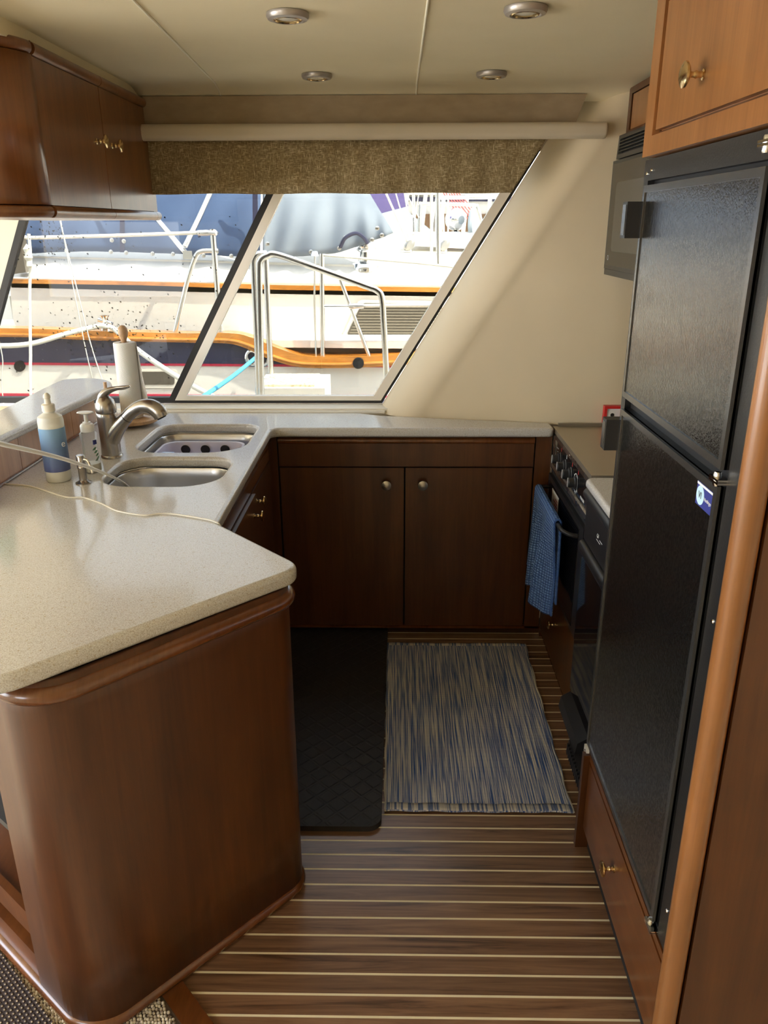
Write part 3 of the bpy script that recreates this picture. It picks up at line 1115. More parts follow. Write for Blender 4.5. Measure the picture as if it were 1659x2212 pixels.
# skin up to x of shelf opening start
skin = []
for p in cut:
    if p[0] < -.9: break
    skin.append(p)
stub = Vector((-.785, .619))
last = Vector((-.79, 1.280))
skin = [p for p in skin if not (p[0] < -.72 and p[1] > 1.24)]
skin.append((last.x, last.y))
zb, zt = .03, .872
bm = bmesh.new()
inner = []
rows = []
for (x, y) in skin:
    rows.append([bm.verts.new((x, y, z)) for z in (zb, .2, .4, .6, .8, zt)])
for a, b in zip(rows, rows[1:]):
    for i in range(5):
        bm.faces.new((a[i], b[i], b[i + 1], a[i + 1]))
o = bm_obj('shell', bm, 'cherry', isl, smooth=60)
sm = o.modifiers.new('thickness', 'SOLIDIFY')
sm.thickness = .018
sm.offset = 0
# top moulding and foot moulding around the shell
full = skin[:-1] + [(-1.03, 1.467), (-1.5, 1.84)]
sweep_round('top_moulding', full[::-1], half_round(.024, .822, .862), 'cherry_trim', isl)
sweep_round('foot_moulding', full[::-1], half_round(.017, .0, .036), 'cherry_trim', isl)


# shelf side: rails, shelves and dark compartments
def side_pt(s, out=0.):
    d = Vector((-.785, .619))
    nn = Vector((-.619, -.785))
    p = Vector((-.655, 1.172)) + d * s + nn * out
    return p


def side_box(name, s0, s1, o0, o1, z0, z1, mat, parent, bevel=.002):
    pts = [side_pt(s0, o0), side_pt(s1, o0), side_pt(s1, o1), side_pt(s0, o1)]
    return prism(name, [(p.x, p.y, z0) for p in pts], (0, 0, z1 - z0), mat, parent, bevel=bevel)


side_box('bottom_rail', .15, .95, -.02, .001, .034, .105, 'cherry_long', isl)
side_box('plinth', .15, .95, -.05, -.001, .0, .034, 'cherry_long', isl)
side_box('middle_rail', .15, .95, -.022, -.004, .150, .215, 'cherry_long', isl)
side_box('shelf', .15, .95, -.35, -.02, .180, .200, 'cherry_long', isl)
side_box('bottom_board', .15, .95, -.35, -.02, .040, .058, 'cherry_long', isl)
side_box('top_rail', .15, .95, -.022, -.004, .76, .84, 'cherry_long', isl)
side_box('back_board', .10, .95, -.36, -.35, .03, .87, 'black_matte', isl)
side_box('inner_side', .150, .158, -.35, -.02, .03, .86, 'black_matte', isl, 0)
side_box('device_shelf', .16, .95, -.34, -.012, .42, .435, 'black_plastic', isl)
side_box('vent_strip', .16, .95, -.06, -.05, .106, .149, 'frame_trim', isl, 0)

# sink run, front facing +x
sc_ = root('sink_cabinet', (-.7, 2.4, 0), 'cherry cabinet run below the sinks, facing the cooker', 'cabinet')
box('carcass', (-1.17, 1.95, .04), (-.512, 2.93, .68), 'black_matte', sc_, bevel=0)  # black so the gaps around the doors read as shaded
boxes('face_frame', [((-.512, 1.90, .70), (-.500, 2.94, .872)), ((-.512, 1.90, .04), (-.500, 1.96, .70)), ((-.512, 2.87, .04), (-.500, 2.94, .70))], 'cherry', sc_)
sweep_round('top_bead', [(-.500, 2.93), (-.500, 1.90)][::-1], half_round(.014, .838, .862), 'cherry_trim', sc_)
box('tilt_front', (-.500, 1.95, .795), (-.486, 2.86, .836), 'cherry_long', sc_, bevel=.002)
for (a, b, out, kz, ky) in ((2.06, 2.475, .012, .728, 2.425), (2.482, 2.865, 0, .738, 2.545)):
    d_ = box('door', (-.500 + .001, a, .06), (-.484 + out, b, .789), 'cherry', sc_, bevel=.0025)
    knob(d_, (-.484 + out, ky, kz), (1, 0, 0))
box('toe_kick', (-.60, 1.95, 0), (-.57, 3.0, .05), 'black_matte', sc_, bevel=0)

# far cabinet, front facing the camera
fc = root('base_cabinet', (.03, 3.0, 0), 'two-door cherry base cabinet facing camera below the window wall', 'cabinet')
FY = 2.942
box('carcass', (-.50, FY + .014, .036), (.60, 3.10, .872), 'black_matte', fc, bevel=0)  # shade of the door gaps put into the carcass colour
box('left_stile', (-.500, FY - .004, .036), (-.466, FY + .014, .872), 'cherry', fc, bevel=.001)
box('right_stile', (.538, FY - .004, .036), (.599, FY + .014, .872), 'cherry', fc, bevel=.001)
box('top_rail', (-.466, FY + .003, .866), (.538, FY + .014, .873), 'cherry', fc, bevel=0)
df = box('false_drawer_front', (-.460, FY - .006, .746), (.532, FY + .012, .864), 'cherry', fc, bevel=.002)
sweep_round('bead', [(-.460, FY - .006), (.532, FY - .006)], half_round(.010, .838, .862), 'cherry_trim', df)
for (a, b, kx) in ((-.458, .0285, -.040), (.0355, .531, .103)):
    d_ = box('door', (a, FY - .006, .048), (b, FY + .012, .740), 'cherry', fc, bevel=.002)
    knob(d_, (kx, FY - .006, .676), (0, -1, 0), 'pewter', .0195)
box('bottom_rail', (-.466, FY - .004, .034), (.602, FY + .012, .045), 'cherry_trim', fc, bevel=.002)
box('toe_kick', (-.55, 3.01, 0), (.62, 3.03, .036), 'black_matte', fc, bevel=0)

# ================================================================== HANGING CABINET (left)
hc = root('wall_cabinet', (-1.05, 2.5, 1.66), 'glossy cherry hanging cabinet with two doors over the sinks', 'cabinet')
XF = -.872
hpoly = rounded([(XF, 3.035), (XF, 1.955), (-1.27, 1.955)], [0, .15, 0], 14)
bm = bmesh.new()
ol = [(p[0] - .014, p[1]) if i == 0 else p for i, p in enumerate(hpoly)]
core = rounded([(XF - .012, 3.035), (XF - .012, 1.967), (-1.27, 1.967), (-1.27, 3.035)], [0, .14, 0, 0], 14)
prism('carcass', [(x, y, 1.672) for x, y in core], (0, 0, .352), 'black_matte', hc)  # black core paints the shade seen in the grooves between doors and end panel
# rounded end skin
endp = [p for p in hpoly if p[1] < 2.106]
endp = [(XF, 2.098)] + endp
rows = []
bm = bmesh.new()
for (x, y) in endp:
    rows.append([bm.verts.new((x, y, z)) for z in (1.682, 1.85, 2.012)])
for a, b in zip(rows, rows[1:]):
    for i in range(2):
        bm.faces.new((a[i], b[i], b[i + 1], a[i + 1]))
o = bm_obj('end_panel', bm, 'cherry_lit', hc, smooth=60)
sm = o.modifiers.new('thickness', 'SOLIDIFY')
sm.thickness = .010
for (a, b, ky) in ((2.104, 2.542, 2.478), (2.546, 2.988, 2.608)):
    d_ = box('door', (XF - .012, a, 1.682), (XF + .002, b, 2.012), 'cherry_lit', hc, bevel=.0018)
    knob(d_, (XF + .002, ky, 1.862), (1, 0, 0))
box('end_stile', (XF - .012, 2.992, 1.672), (XF, 3.036, 2.03), 'cherry_lit', hc, bevel=.001)
for (z0, z1) in ((2.013, 2.043), (1.652, 1.681)):
    sweep_round('rail_moulding', ([(p[0], p[1]) for p in hpoly if p[1] < 2.104] and ([(XF, 2.0985)] + [p for p in hpoly if p[1] < 2.106]))[::-1], half_round(.014, z0, z1), 'cherry_lit', hc)
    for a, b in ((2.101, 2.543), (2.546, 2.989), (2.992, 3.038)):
        sweep_round('rail_moulding', [(XF, a), (XF, b)], half_round(.014, z0, z1), 'cherry_lit', hc)
prism('bottom', [(x, y, 1.652) for x, y in core], (0, 0, .019), 'cherry_lit', hc)
prism('top', [(x, y, 2.024) for x, y in core], (0, 0, .010), 'cherry_lit', hc)

# ================================================================== SHADE, TUBE, VALANCE
prism('window_valance', [(-.90, 2.975, 2.047), (.640, 2.975, 2.047), (.606, 2.975, 1.950), (-.90, 2.975, 1.950)], (0, .012, 0), 'valance_suede', bevel=.002,
      label='plain brown fabric valance strip under the ceiling', cat='valance')
tubep = []
bm = bmesh.new()
prof = rounded([(-.022, -.026), (.022, -.026), (.022, .026), (-.022, .026)], .019, 6)
ra_, rb_ = [], []
xs = [-.90, -.7, -.4, 0, .3, .6, .700, .705, .708]
scl = [1, 1, 1, 1, 1, 1, 1, .96, .85]
rr = [[bm.verts.new((x, 2.945 + p[0] * s, 1.932 + p[1] * s)) for p in prof] for x, s in zip(xs, scl)]
for a, b in zip(rr, rr[1:]):
    for i in range(len(prof)):
        bm.faces.new((a[i], a[(i + 1) % len(prof)], b[(i + 1) % len(prof)], b[i]))
bm.faces.new(rr[0]); bm.faces.new(rr[-1])
bm_obj('shade_tube', bm, 'tube_cream', smooth=50, label='padded cream roller tube across the window head', cat='roller')


def shf(u, v):
    z = 1.739 + v * .18
    xr = .405 + (z - 1.741) * .655
    x = -.90 + (xr + .90) * u
    return (x, 2.995 + .0035 * math.sin(x * 23) * (1 - v) + .0025 * math.sin(x * 61 + 1), z + .0015 * math.sin(x * 17) * (1 - v))


grid_mesh('roman_shade', shf, 160, 6, 'shade_weave', thick=.008, label='brown woven fabric shade pulled up over the window', cat='shade')

# ================================================================== CEILING LIGHTS
first = None
for (x, y, lab) in ((-.243, 1.995, 'round recessed ceiling light, front left of four'), (.276, 1.962, 'round recessed ceiling light, front right of four'),
                    (-.250, 2.735, 'round recessed ceiling light, far left above the shade'), (.289, 2.725, 'round recessed ceiling light, far right above the shade')):
    if first is None:
        first = root('ceiling_light', (x, y, CZ), lab, 'ceiling light', 'recessed ceiling lights')
        lathe('bezel', [(.028, 0), (.047, 0), (.0475, -.006), (.044, -.012), (.034, -.0145), (.031, -.012), (.030, -.004)], (x, y, CZ - .001), 'bezel', first, n=36)
        lathe('gold_ring', [(.027, -.006), (.031, -.008), (.031, -.013), (.0285, -.0145), (.026, -.012), (.026, -.006)], (x, y, CZ - .001), 'brass', first, n=32, label='thin gold ring')
        lathe('lens', [(0, -.012), (.018, -.0115), (.0262, -.009), (.0262, -.004), (0, -.004)], (x, y, CZ - .001), 'lens_frost', first, n=32)
    else:
        c_ = first.copy()
        COL.objects.link(c_)
        c_.location = (x, y, CZ)
        c_['label'] = lab
        for ch in [q for q in bpy.data.objects if q.parent == first]:
            d_ = ch.copy()
            COL.objects.link(d_)
            d_.parent = c_
            d_.matrix_parent_inverse = ch.matrix_parent_inverse.copy()

# ================================================================== COOKER
cx_ = .602
ck = root('cooker', (.85, 2.63, .32), 'built-in cooker with closed steel lid, black controls and oven door', 'cooker')
box('body', (cx_ + .016, 2.325, .315), (1.15, 2.955, .885), 'black_plastic', ck, bevel=.002)
lid = box('lid', (cx_, 2.318, .886), (1.15, 2.952, .904), 'cooktop_lid', ck, bevel=.003, label='satin metal hob lid')
box('back_strip', (cx_ + .02, 2.9525, .886), (1.15, 2.962, .915), 'cooktop_lid', ck, bevel=.001)
ring_prism('control_frame', [(cx_ + .002, 2.322, .742), (cx_ + .002, 2.950, .742), (cx_, 2.950, .885), (cx_, 2.322, .885)],
           [(cx_ + .002, 2.372, .775), (cx_ + .002, 2.888, .775), (cx_, 2.888, .868), (cx_, 2.372, .868)], (.014, 0, 0), 'steel', ck, smooth=0)
cp = box('control_panel', (cx_ + .0045, 2.370, .772), (cx_ + .014, 2.890, .870), 'black_gloss', ck, bevel=0)
for i, y in enumerate((2.815, 2.720, 2.625, 2.530)):
    kb = lathe('burner_knob', [(0, 0), (.0225, 0), (.0225, .006), (.017, .009), (.0165, .026), (.0145, .028), (0, .028)], (cx_ + .0045, y, .812), 'black_plastic', ck, axis=(-1, 0, 0), n=24)
    box('pointer', (cx_ - .0245, y - .0015, .798), (cx_ - .0230, y + .0015, .829), 'print_white', kb, bevel=0)
    bm = bmesh.new()
    for q in range(14):
        a0, a1 = math.radians(100 + q * 11), math.radians(100 + (q + 1) * 11)
        P = [(math.cos(a) * rr_, math.sin(a) * rr_) for a, rr_ in ((a0, .0265), (a1, .0265), (a1, .0285), (a0, .0285))]
        bm.faces.new([bm.verts.new((cx_ + .0038, y - 0 + p[0], .812 + p[1])) for p in P])
    bm_obj('dial_print', bm, 'print_white', cp, smooth=0)
    box('dial_mark', (cx_ + .0036, y - .028, .848), (cx_ + .0044, y - .024, .862), 'print_red' if i != 1 else 'print_white', cp, bevel=0)
# big thermostat dial
bm = bmesh.new()
for q in range(26):
    a0, a1 = math.radians(-150 + q * 11), math.radians(-150 + (q + 1) * 11)
    P = [(math.cos(a) * rr_, math.sin(a) * rr_) for a, rr_ in ((a0, .0300), (a1, .0300), (a1, .0325), (a0, .0325))]
    bm.faces.new([bm.verts.new((cx_ + .0036, 2.528 + p[0], .812 + p[1])) for p in P])
for q in range(9):
    a = math.radians(-140 + q * 22)
    P = [(math.cos(a) * .036 + s * .0018, math.sin(a) * .036 + t * .0018) for s, t in ((-1, -1), (1, -1), (1, 1), (-1, 1))]
    bm.faces.new([bm.verts.new((cx_ + .0036, 2.528 + p[0], .812 + p[1])) for p in P])
bm_obj('thermostat_print', bm, 'print_white', cp, smooth=0)
text('lettering', 'PRINCESS', .013, (cx_ + .0040, 2.425, .788), (0, -1, 0), (0, 0, 1), 'print_white', cp, .0003)
boxes('light_marks', [((cx_ + .0036, 2.845, .842), (cx_ + .0044, 2.870, .844)), ((cx_ + .0036, 2.845, .830), (cx_ + .0044, 2.855, .832))], 'print_white', cp)
for y, z in ((2.918, .872), (2.915, .765), (2.64, .876), (2.345, .872)):
    lathe('screw', [(0, 0), (.004, 0), (.003, .0018), (0, .002)], (cx_ + .001, y, z), 'chrome', ck, axis=(-1, 0, 0), n=10)
box('lower_trim', (cx_ - .003, 2.325, .752), (cx_ + .012, 2.94, .768), 'steel', ck, bevel=.003)
box('shadow_gap', (cx_ + .006, 2.325, .722), (cx_ + .02, 2.945, .742), 'black_matte', ck, bevel=0)
od = box('oven_door', (cx_ - .006, 2.330, .325), (cx_ + .014, 2.935, .722), 'black_plastic', ck, bevel=.004)
box('door_glass', (cx_ - .0085, 2.385, .345), (cx_ - .0055, 2.905, .700), 'black_gloss', od, bevel=.001)
box('sticker', (cx_ - .0094, 2.715, .625), (cx_ - .0084, 2.835, .692), 'white_plastic', od, bevel=0)
boxes('sticker_print', [((cx_ - .0100, 2.73, .632 + .012 * q), (cx_ - .0093, 2.77 + (q % 3) * .015, .636 + .012 * q)) for q in range(4)], 'print_red', od)
hz = .677
tube('door_handle', [(cx_ - .006, 2.400, hz - .008), (cx_ - .030, 2.404, hz - .004), (cx_ - .048, 2.422, hz), (cx_ - .054, 2.46, hz), (cx_ - .054, 2.66, hz), (cx_ - .054, 2.86, hz),
                     (cx_ - .048, 2.895, hz), (cx_ - .030, 2.905, hz - .002), (cx_ - .006, 2.908, hz - .004)], .0075, 'black_plastic', od, n=12, curve=6)

# towel over the oven handle
bxr = cx_ - .054


def towel(u, v):
    # u along the bar (0 near, 1 far); v 0 = back hem, 1 = front hem
    y = 2.490 + .385 * u
    Lb, Lf = .30, .355
    Ltot = Lb + Lf + .045
    s = v * Ltot
    r = .0145
    fold = math.sin(u * 15.0 + .6)
    if s < Lb:
        d = (Lb - s)
        x = bxr + r + .003 * fold * d / Lb
        z = hz - d - .02 * u
        y += .02 * (d / Lb) * (u - .5)
    elif s < Lb + .045:
        a = (s - Lb) / .045 * PI
        x = bxr + r * math.cos(a)
        z = hz + .004 + r * math.sin(a)
    else:
        d = s - Lb - .045
        k_ = d / Lf
        x = bxr - r - .020 * k_ * (.2 + u) + .022 * fold * min(1, k_ * 1.8) + .006 * math.sin(u * 34 + 1) * k_ - .012 * k_ * math.sin(u * 5.5)
        z = hz - d - (-.028 * u + .014 * math.sin(u * 10.5)) * k_
        y += .05 * k_ * (u - .45) * -.5
        if u > .55: z += .0
    return (x, y, z)


tw = grid_mesh('dish_towel', towel, 60, 90, 'towel_blue', thick=.007, uv=True, smooth=80,
               label='blue waffle-knit dish towel hung over the oven door handle', cat='towel')

# drawer under the cooker
dc = root('cooker_drawer_cabinet', (.85, 2.63, 0), 'low cherry drawer unit beneath the cooker', 'cabinet')
box('carcass', (cx_ + .022, 2.318, .0), (1.15, 2.95, .312), 'cherry', dc, bevel=0)
dd = box('drawer', (cx_ + .004, 2.330, .030), (cx_ + .022, 2.93, .308), 'cherry', dc, bevel=.002)
knob(dd, (cx_ + .004, 2.655, .205), (-1, 0, 0), 'brass', .0165)
box('skirting', (cx_ + .012, 2.318, 0), (cx_ + .022, 2.95, .028), 'cherry_trim', dc, bevel=0)
box('corner_post', (cx_ + .002, 2.936, 0), (cx_ + .022, 2.952, .31), 'cherry', dc, bevel=0)

# ================================================================== COMPACTOR
tc = root('trash_compactor', (.85, 2.05, 0), 'glossy black trash compactor between cooker and fridge', 'compactor')
kx = .590
box('body', (kx + .012, 1.815, .09), (1.15, 2.300, .880), 'black_plastic', tc, bevel=.002)
tube('top_bar', [(kx + .004, 1.815, .853), (kx + .004, 2.298, .853)], .019, 'black_plastic', tc, n=16)
cpn = box('control_panel', (kx, 1.815, .705), (kx + .014, 2.298, .836), 'black_plastic', tc, bevel=.003)
text('lettering', 'GF', .018, (kx - .0006, 2.135, .775), (0, -1, 0), (0, 0, 1), 'print_white', cpn, .0003)
boxes('logo_bar', [((kx - .0008, 2.108, .760), (kx + .0002, 2.150, .7615)), ((kx - .0008, 2.085, .769), (kx + .0002, 2.115, .7705))], 'print_white', cpn)
sweep_round('handle_lip', [(kx - .004, 1.82), (kx - .004, 2.296)][::-1], half_round(.013, .660, .700, 8, .008), 'black_plastic', tc)
box('drawer_front', (kx - .001, 1.818, .155), (kx + .013, 2.297, .652), 'black_gloss', tc, bevel=.003)
prism('kick_panel', [(kx + .004, 0, .150), (kx - .030, 0, .128), (kx - .036, 0, .090), (kx + .004, 0, .090)], (0, .26, 0), 'black_plastic', tc, bevel=.002).location = (0, 2.03, 0)
pdl = prism('foot_pedal', [(kx + .004, 0, .092), (kx - .038, 0, .088), (kx - .044, 0, .045), (kx + .004, 0, .030)], (0, .22, 0), 'black_plastic', tc, bevel=.002)
pdl.location = (0, 1.885, 0)
boxes('tread_rib', [((kx - .0475, 1.892 + q * .017, .050), (kx - .036, 1.900 + q * .017, .088)) for q in range(12)], 'black_plastic', tc)
box('toe_kick', (kx + .02, 1.815, 0), (kx + .04, 2.30, .09), 'black_matte', tc, bevel=0)

# ================================================================== FRIDGE TOWER
RX0 = .512
fr = root('fridge', (.85, 1.46, .31), 'tall black two-door fridge with pebbled doors', 'fridge')
box('body', (RX0 + .020, 1.125, .312), (1.12, 1.788, 1.752), 'black_plastic', fr, bevel=.001)
ring_prism('frame', [(RX0 + .006, 1.118, .312), (RX0 + .006, 1.792, .312), (RX0 + .006, 1.792, 1.756), (RX0 + .006, 1.118, 1.756)],
           [(RX0 + .006, 1.176, .330), (RX0 + .006, 1.762, .330), (RX0 + .006, 1.762, 1.716), (RX0 + .006, 1.176, 1.716)], (.020, 0, 0), 'fridge_frame', fr, smooth=0)


def fdoor(z0, z1, sticker=False):
    y0, y1 = 1.185, 1.754
    d = box('door', (RX0 + .002, y0, z0), (RX0 + .022, y1, z1), 'fridge_frame', fr, bevel=.002)
    box('door_panel', (RX0 - .0015, y0 + .012, z0 + .012), (RX0 + .003, y1 - .012, z1 - .012), 'fridge_panel', d, bevel=.0008)
    ring_prism('edge_trim', [(RX0 - .004, y0, z0), (RX0 - .004, y1, z0), (RX0 - .004, y1, z1), (RX0 - .004, y0, z1)],
               [(RX0 - .004, y0 + .013, z0 + .013), (RX0 - .004, y1 - .010, z0 + .013), (RX0 - .004, y1 - .010, z1 - .013), (RX0 - .004, y0 + .013, z1 - .013)],
               (.010, 0, 0), 'frame_trim', d, bevel=.0025, smooth=50)
    return d


d1 = fdoor(1.268, 1.706)
d2 = fdoor(.334, 1.240)
for d_, z in ((d1, 1.640), (d2, 1.178)):
    h_ = box('handle', (RX0 - .034, 1.752, z - .036), (RX0 + .006, 1.786, z + .036), 'black_plastic', d_, bevel=.008, seg=4)
    box('handle_face', (RX0 - .0355, 1.757, z - .030), (RX0 - .0330, 1.781, z + .030), 'frame_trim', d_, bevel=.001)
for z in (1.252, .322, 1.735):
    boxes('hinge', [((RX0 - .012, 1.168, z - .004), (RX0 + .012, 1.205, z - .0005)), ((RX0 - .012, 1.168, z + .001), (RX0 + .012, 1.205, z + .0045))], 'chrome', fr, bevel=.001)
    lathe('hinge_pin', [(0, -.012), (.0055, -.012), (.0065, -.009), (.0065, .008), (.0055, .011), (0, .012)], (RX0 - .003, 1.193, z), 'chrome', fr, n=14)
box('latch_bracket', (RX0 - .004, 1.748, .296), (RX0 + .004, 1.774, .318), 'white_plastic', fr, bevel=.003)
lathe('bracket_hole', [(0, 0), (.003, 0), (.003, .001), (0, .001)], (RX0 - .004, 1.762, .307), 'black_matte', fr, axis=(-1, 0, 0), n=12)
for y, z in ((1.775, .44), (1.775, 1.05), (1.15, .40), (1.15, 1.02), (1.775, 1.73), (1.745, 1.735), (1.20, 1.735)):
    lathe('screw', [(0, 0), (.0042, 0), (.003, .0018), (0, .002)], (RX0 + .006, y, z), 'chrome', fr, axis=(-1, 0, 0), n=10)
for y in (1.28, 1.55):
    pass
# sticker with maker mark
sy, sz = 1.235, 1.205
st_ = box('sticker', (RX0 - .0022, sy - .034, sz - .020), (RX0 - .0014, sy + .034, sz + .020), 'print_navy', d2, bevel=0)
box('sticker_edge', (RX0 - .0026, sy - .034, sz + .015), (RX0 - .0021, sy + .034, sz + .019), 'print_white', d2, bevel=0)
lathe('sticker_disc', [(0, 0), (.0165, 0), (.0165, .0005), (0, .0005)], (RX0 - .0022, sy + .016, sz - .001), 'print_sky', d2, axis=(-1, 0, 0), n=28)
text('emblem', 'VI', .016, (RX0 - .0030, sy + .016, sz - .001), (0, -1, 0), (0, 0, 1), 'print_dark', d2, .0002)
text('lettering', 'Vitrifrigo', .0085, (RX0 - .0026, sy - .0165, sz - .002), (0, -1, 0), (0, 0, 1), 'print_white', d2, .0002)

# cabinet over the fridge
oc = root('fridge_top_cabinet', (.85, 1.45, 1.76), 'pale cherry cabinet over the fridge with one brass knob', 'cabinet')
OX = .500
box('carcass', (OX + .016, 1.117, 1.759), (1.15, 1.758, 2.070), 'cherry_light', oc, bevel=.001)
ring_prism('face_frame', [(OX, 1.117, 1.759), (OX, 1.758, 1.759), (OX, 1.758, 2.071), (OX, 1.117, 2.071)],
           [(OX, 1.14, 1.795), (OX, 1.706, 1.795), (OX, 1.706, 2.028), (OX, 1.14, 2.028)], (.016, 0, 0), 'cherry_light', oc, smooth=0)
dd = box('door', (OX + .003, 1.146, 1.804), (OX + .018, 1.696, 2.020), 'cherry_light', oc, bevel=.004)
knob(dd, (OX + .003, 1.462, 1.862), (-1, 0, 0), 'brass', .0205, .038)
ring_prism('door_bead', [(OX + .0135, 1.141, 1.797), (OX + .0135, 1.704, 1.797), (OX + .0135, 1.704, 2.026), (OX + .0135, 1.141, 2.026)],
           [(OX + .0135, 1.146, 1.802), (OX + .0135, 1.699, 1.802), (OX + .0135, 1.699, 2.021), (OX + .0135, 1.146, 2.021)], (.004, 0, 0), 'cherry', oc, smooth=0)

# drawer below the fridge
lc = root('fridge_base_cabinet', (.85, 1.45, 0), 'cherry drawer plinth under the fridge with brass knob', 'cabinet')
box('carcass', (RX0 + .024, 1.118, .075), (1.12, 1.73, .305), 'cherry', lc, bevel=0)
box('stile', (RX0 - .012, 1.738, .0), (RX0 + .024, 1.757, .306), 'cherry', lc, bevel=.0015)
box('rail', (RX0 + .004, 1.118, .290), (RX0 + .024, 1.738, .308), 'cherry_long', lc, bevel=.001)
dd = box('drawer', (RX0 + .002, 1.130, .078), (RX0 + .022, 1.730, .287), 'cherry_long', lc, bevel=.003)
knob(dd, (RX0 + .002, 1.448, .208), (-1, 0, 0), 'brass', .0185, .034)
box('toe_kick', (RX0 + .022, 1.12, 0), (RX0 + .035, 1.738, .078), 'black_matte', lc, bevel=0)

# end post and panel of the tower
ep = root('end_panel', (.85, 1.09, 0), 'dark cherry end panel with rounded post beside the fridge', 'panel')
bm = bmesh.new()
add_lathe(bm, [(0, 0), (.021, 0), (.021, 2.07), (0, 2.07)], (.521, 1.094, 0), (0, 0, 1), 32)
bm_obj('corner_post', bm, 'cherry_light', ep, smooth=50)
box('side_panel', (.5435, 1.080, .0), (1.25, 1.100, 2.07), 'cherry', ep, bevel=.001)

# microwave and its cabinet
mw = root('microwave', (.95, 2.65, 1.467), 'black over-range microwave with louvred top vent', 'microwave')
MXF = .752
box('body', (MXF + .020, 2.32, 1.470), (1.15, 2.950, 1.915), 'micro_body', mw, bevel=.003)
ring_prism('vent_frame', [(MXF, 2.32, 1.842), (MXF, 2.955, 1.842), (MXF + .004, 2.955, 1.916), (MXF + .004, 2.32, 1.916)],
           [(MXF, 2.34, 1.856), (MXF, 2.938, 1.856), (MXF + .004, 2.938, 1.904), (MXF + .004, 2.34, 1.904)], (.02, 0, 0), 'micro_body', mw, bevel=.002, smooth=40)
box('vent_back', (MXF + .016, 2.33, 1.848), (MXF + .02, 2.945, 1.91), 'black_matte', mw, bevel=0)
for q in range(4):
    box('louvre', (MXF + .002, 2.34, 1.864 + q * .010), (MXF + .014, 2.938, 1.8665 + q * .010), 'micro_body', mw, bevel=0)
dr = box('door', (MXF - .008, 2.32, 1.485), (MXF + .018, 2.958, 1.836), 'micro_body', mw, bevel=.004)
box('door_glass', (MXF - .0105, 2.32, 1.498), (MXF - .0075, 2.942, 1.826), 'micro_glass', dr, bevel=.001)
prism('viewing_window', [(MXF - .0105, y, z) for y, z in rounded([(2.36, 1.545), (2.875, 1.545), (2.875, 1.765), (2.36, 1.765)], .02, 6)], (-.0008, 0, 0), 'micro_window', dr, smooth=0)
bm = bmesh.new()
for q in range(20):
    a0, a1 = 2 * PI * q / 20, 2 * PI * (q + 1) / 20
    P = [(math.cos(a) * r_, math.sin(a) * r_) for a, r_ in ((a0, .0065), (a1, .0065), (a1, .008), (a0, .008))]
    bm.faces.new([bm.verts.new((MXF - .0112, 2.905 + p[0], 1.523 + p[1])) for p in P])
bm_obj('emblem', bm, 'print_white', dr, smooth=0)
box('bottom_lip', (MXF - .006, 2.32, 1.464), (MXF + .03, 2.958, 1.484), 'micro_body', mw, bevel=.004)
uc = root('overhead_cabinet', (.95, 2.6, 1.92), 'pale cherry cabinet above the microwave, mostly hidden', 'cabinet')
box('carcass', (.792, 1.80, 1.920), (1.15, 2.958, 2.055), 'cherry_light', uc, bevel=.001)
ring_prism('face_frame', [(.778, 1.80, 1.919), (.778, 2.958, 1.919), (.778, 2.958, 2.060), (.778, 1.80, 2.060)],
           [(.778, 1.82, 1.93), (.778, 2.925, 1.93), (.778, 2.925, 2.04), (.778, 1.82, 2.04)], (.014, 0, 0), 'cherry', uc, smooth=0)
box('door', (.781, 1.83, 1.932), (.792, 2.918, 2.037), 'cherry_light', uc, bevel=.002)

# red framed outlet
rt_ = root('wall_outlet', (.83, 2.95, .94), 'white wall socket in a bright red frame behind the cooker', 'outlet')
ring_prism('frame', [(.790, 2.938, .917), (.862, 2.938, .917), (.862, 2.938, .985), (.790, 2.938, .985)],
           [(.800, 2.938, .927), (.852, 2.938, .927), (.852, 2.938, .975), (.800, 2.938, .975)], (0, .026, 0), 'red_plastic', rt_, bevel=.001, smooth=30)
box('plate', (.799, 2.944, .926), (.853, 2.964, .976), 'white_plastic', rt_, bevel=.001)
lathe('socket', [(0, 0), (.007, 0), (.007, .002), (0, .002)], (.822, 2.944, .950), 'black_plastic', rt_, axis=(0, -1, 0), n=14)

# ================================================================== FLOOR THINGS
mo = prism('floor_mat', [(x, y, .0) for x, y in rounded([(-.47, 1.79), (-.042, 1.79), (-.036, 2.995), (-.47, 2.995)], [.05, .04, .04, .05], 8)], (0, 0, .018), 'mat_rubber', bevel=.008, seg=3,
           label='black cushioned anti-fatigue mat along the sink side', cat='mat')


def rugf(u, v):
    y = 1.868 + (2.852 - 1.868) * v
    x0 = -.031 - .005 * v + .002 * math.sin(v * 40)
    x1 = .520 + .010 * v + .003 * math.sin(v * 33 + 1)
    e = .0025 * math.exp(-((min(v, 1 - v)) / .02) ** 2)
    return (x0 + (x1 - x0) * u, y + .002 * math.sin(u * 30), .0082 + e + .0008 * math.sin(u * 9 + v * 7))


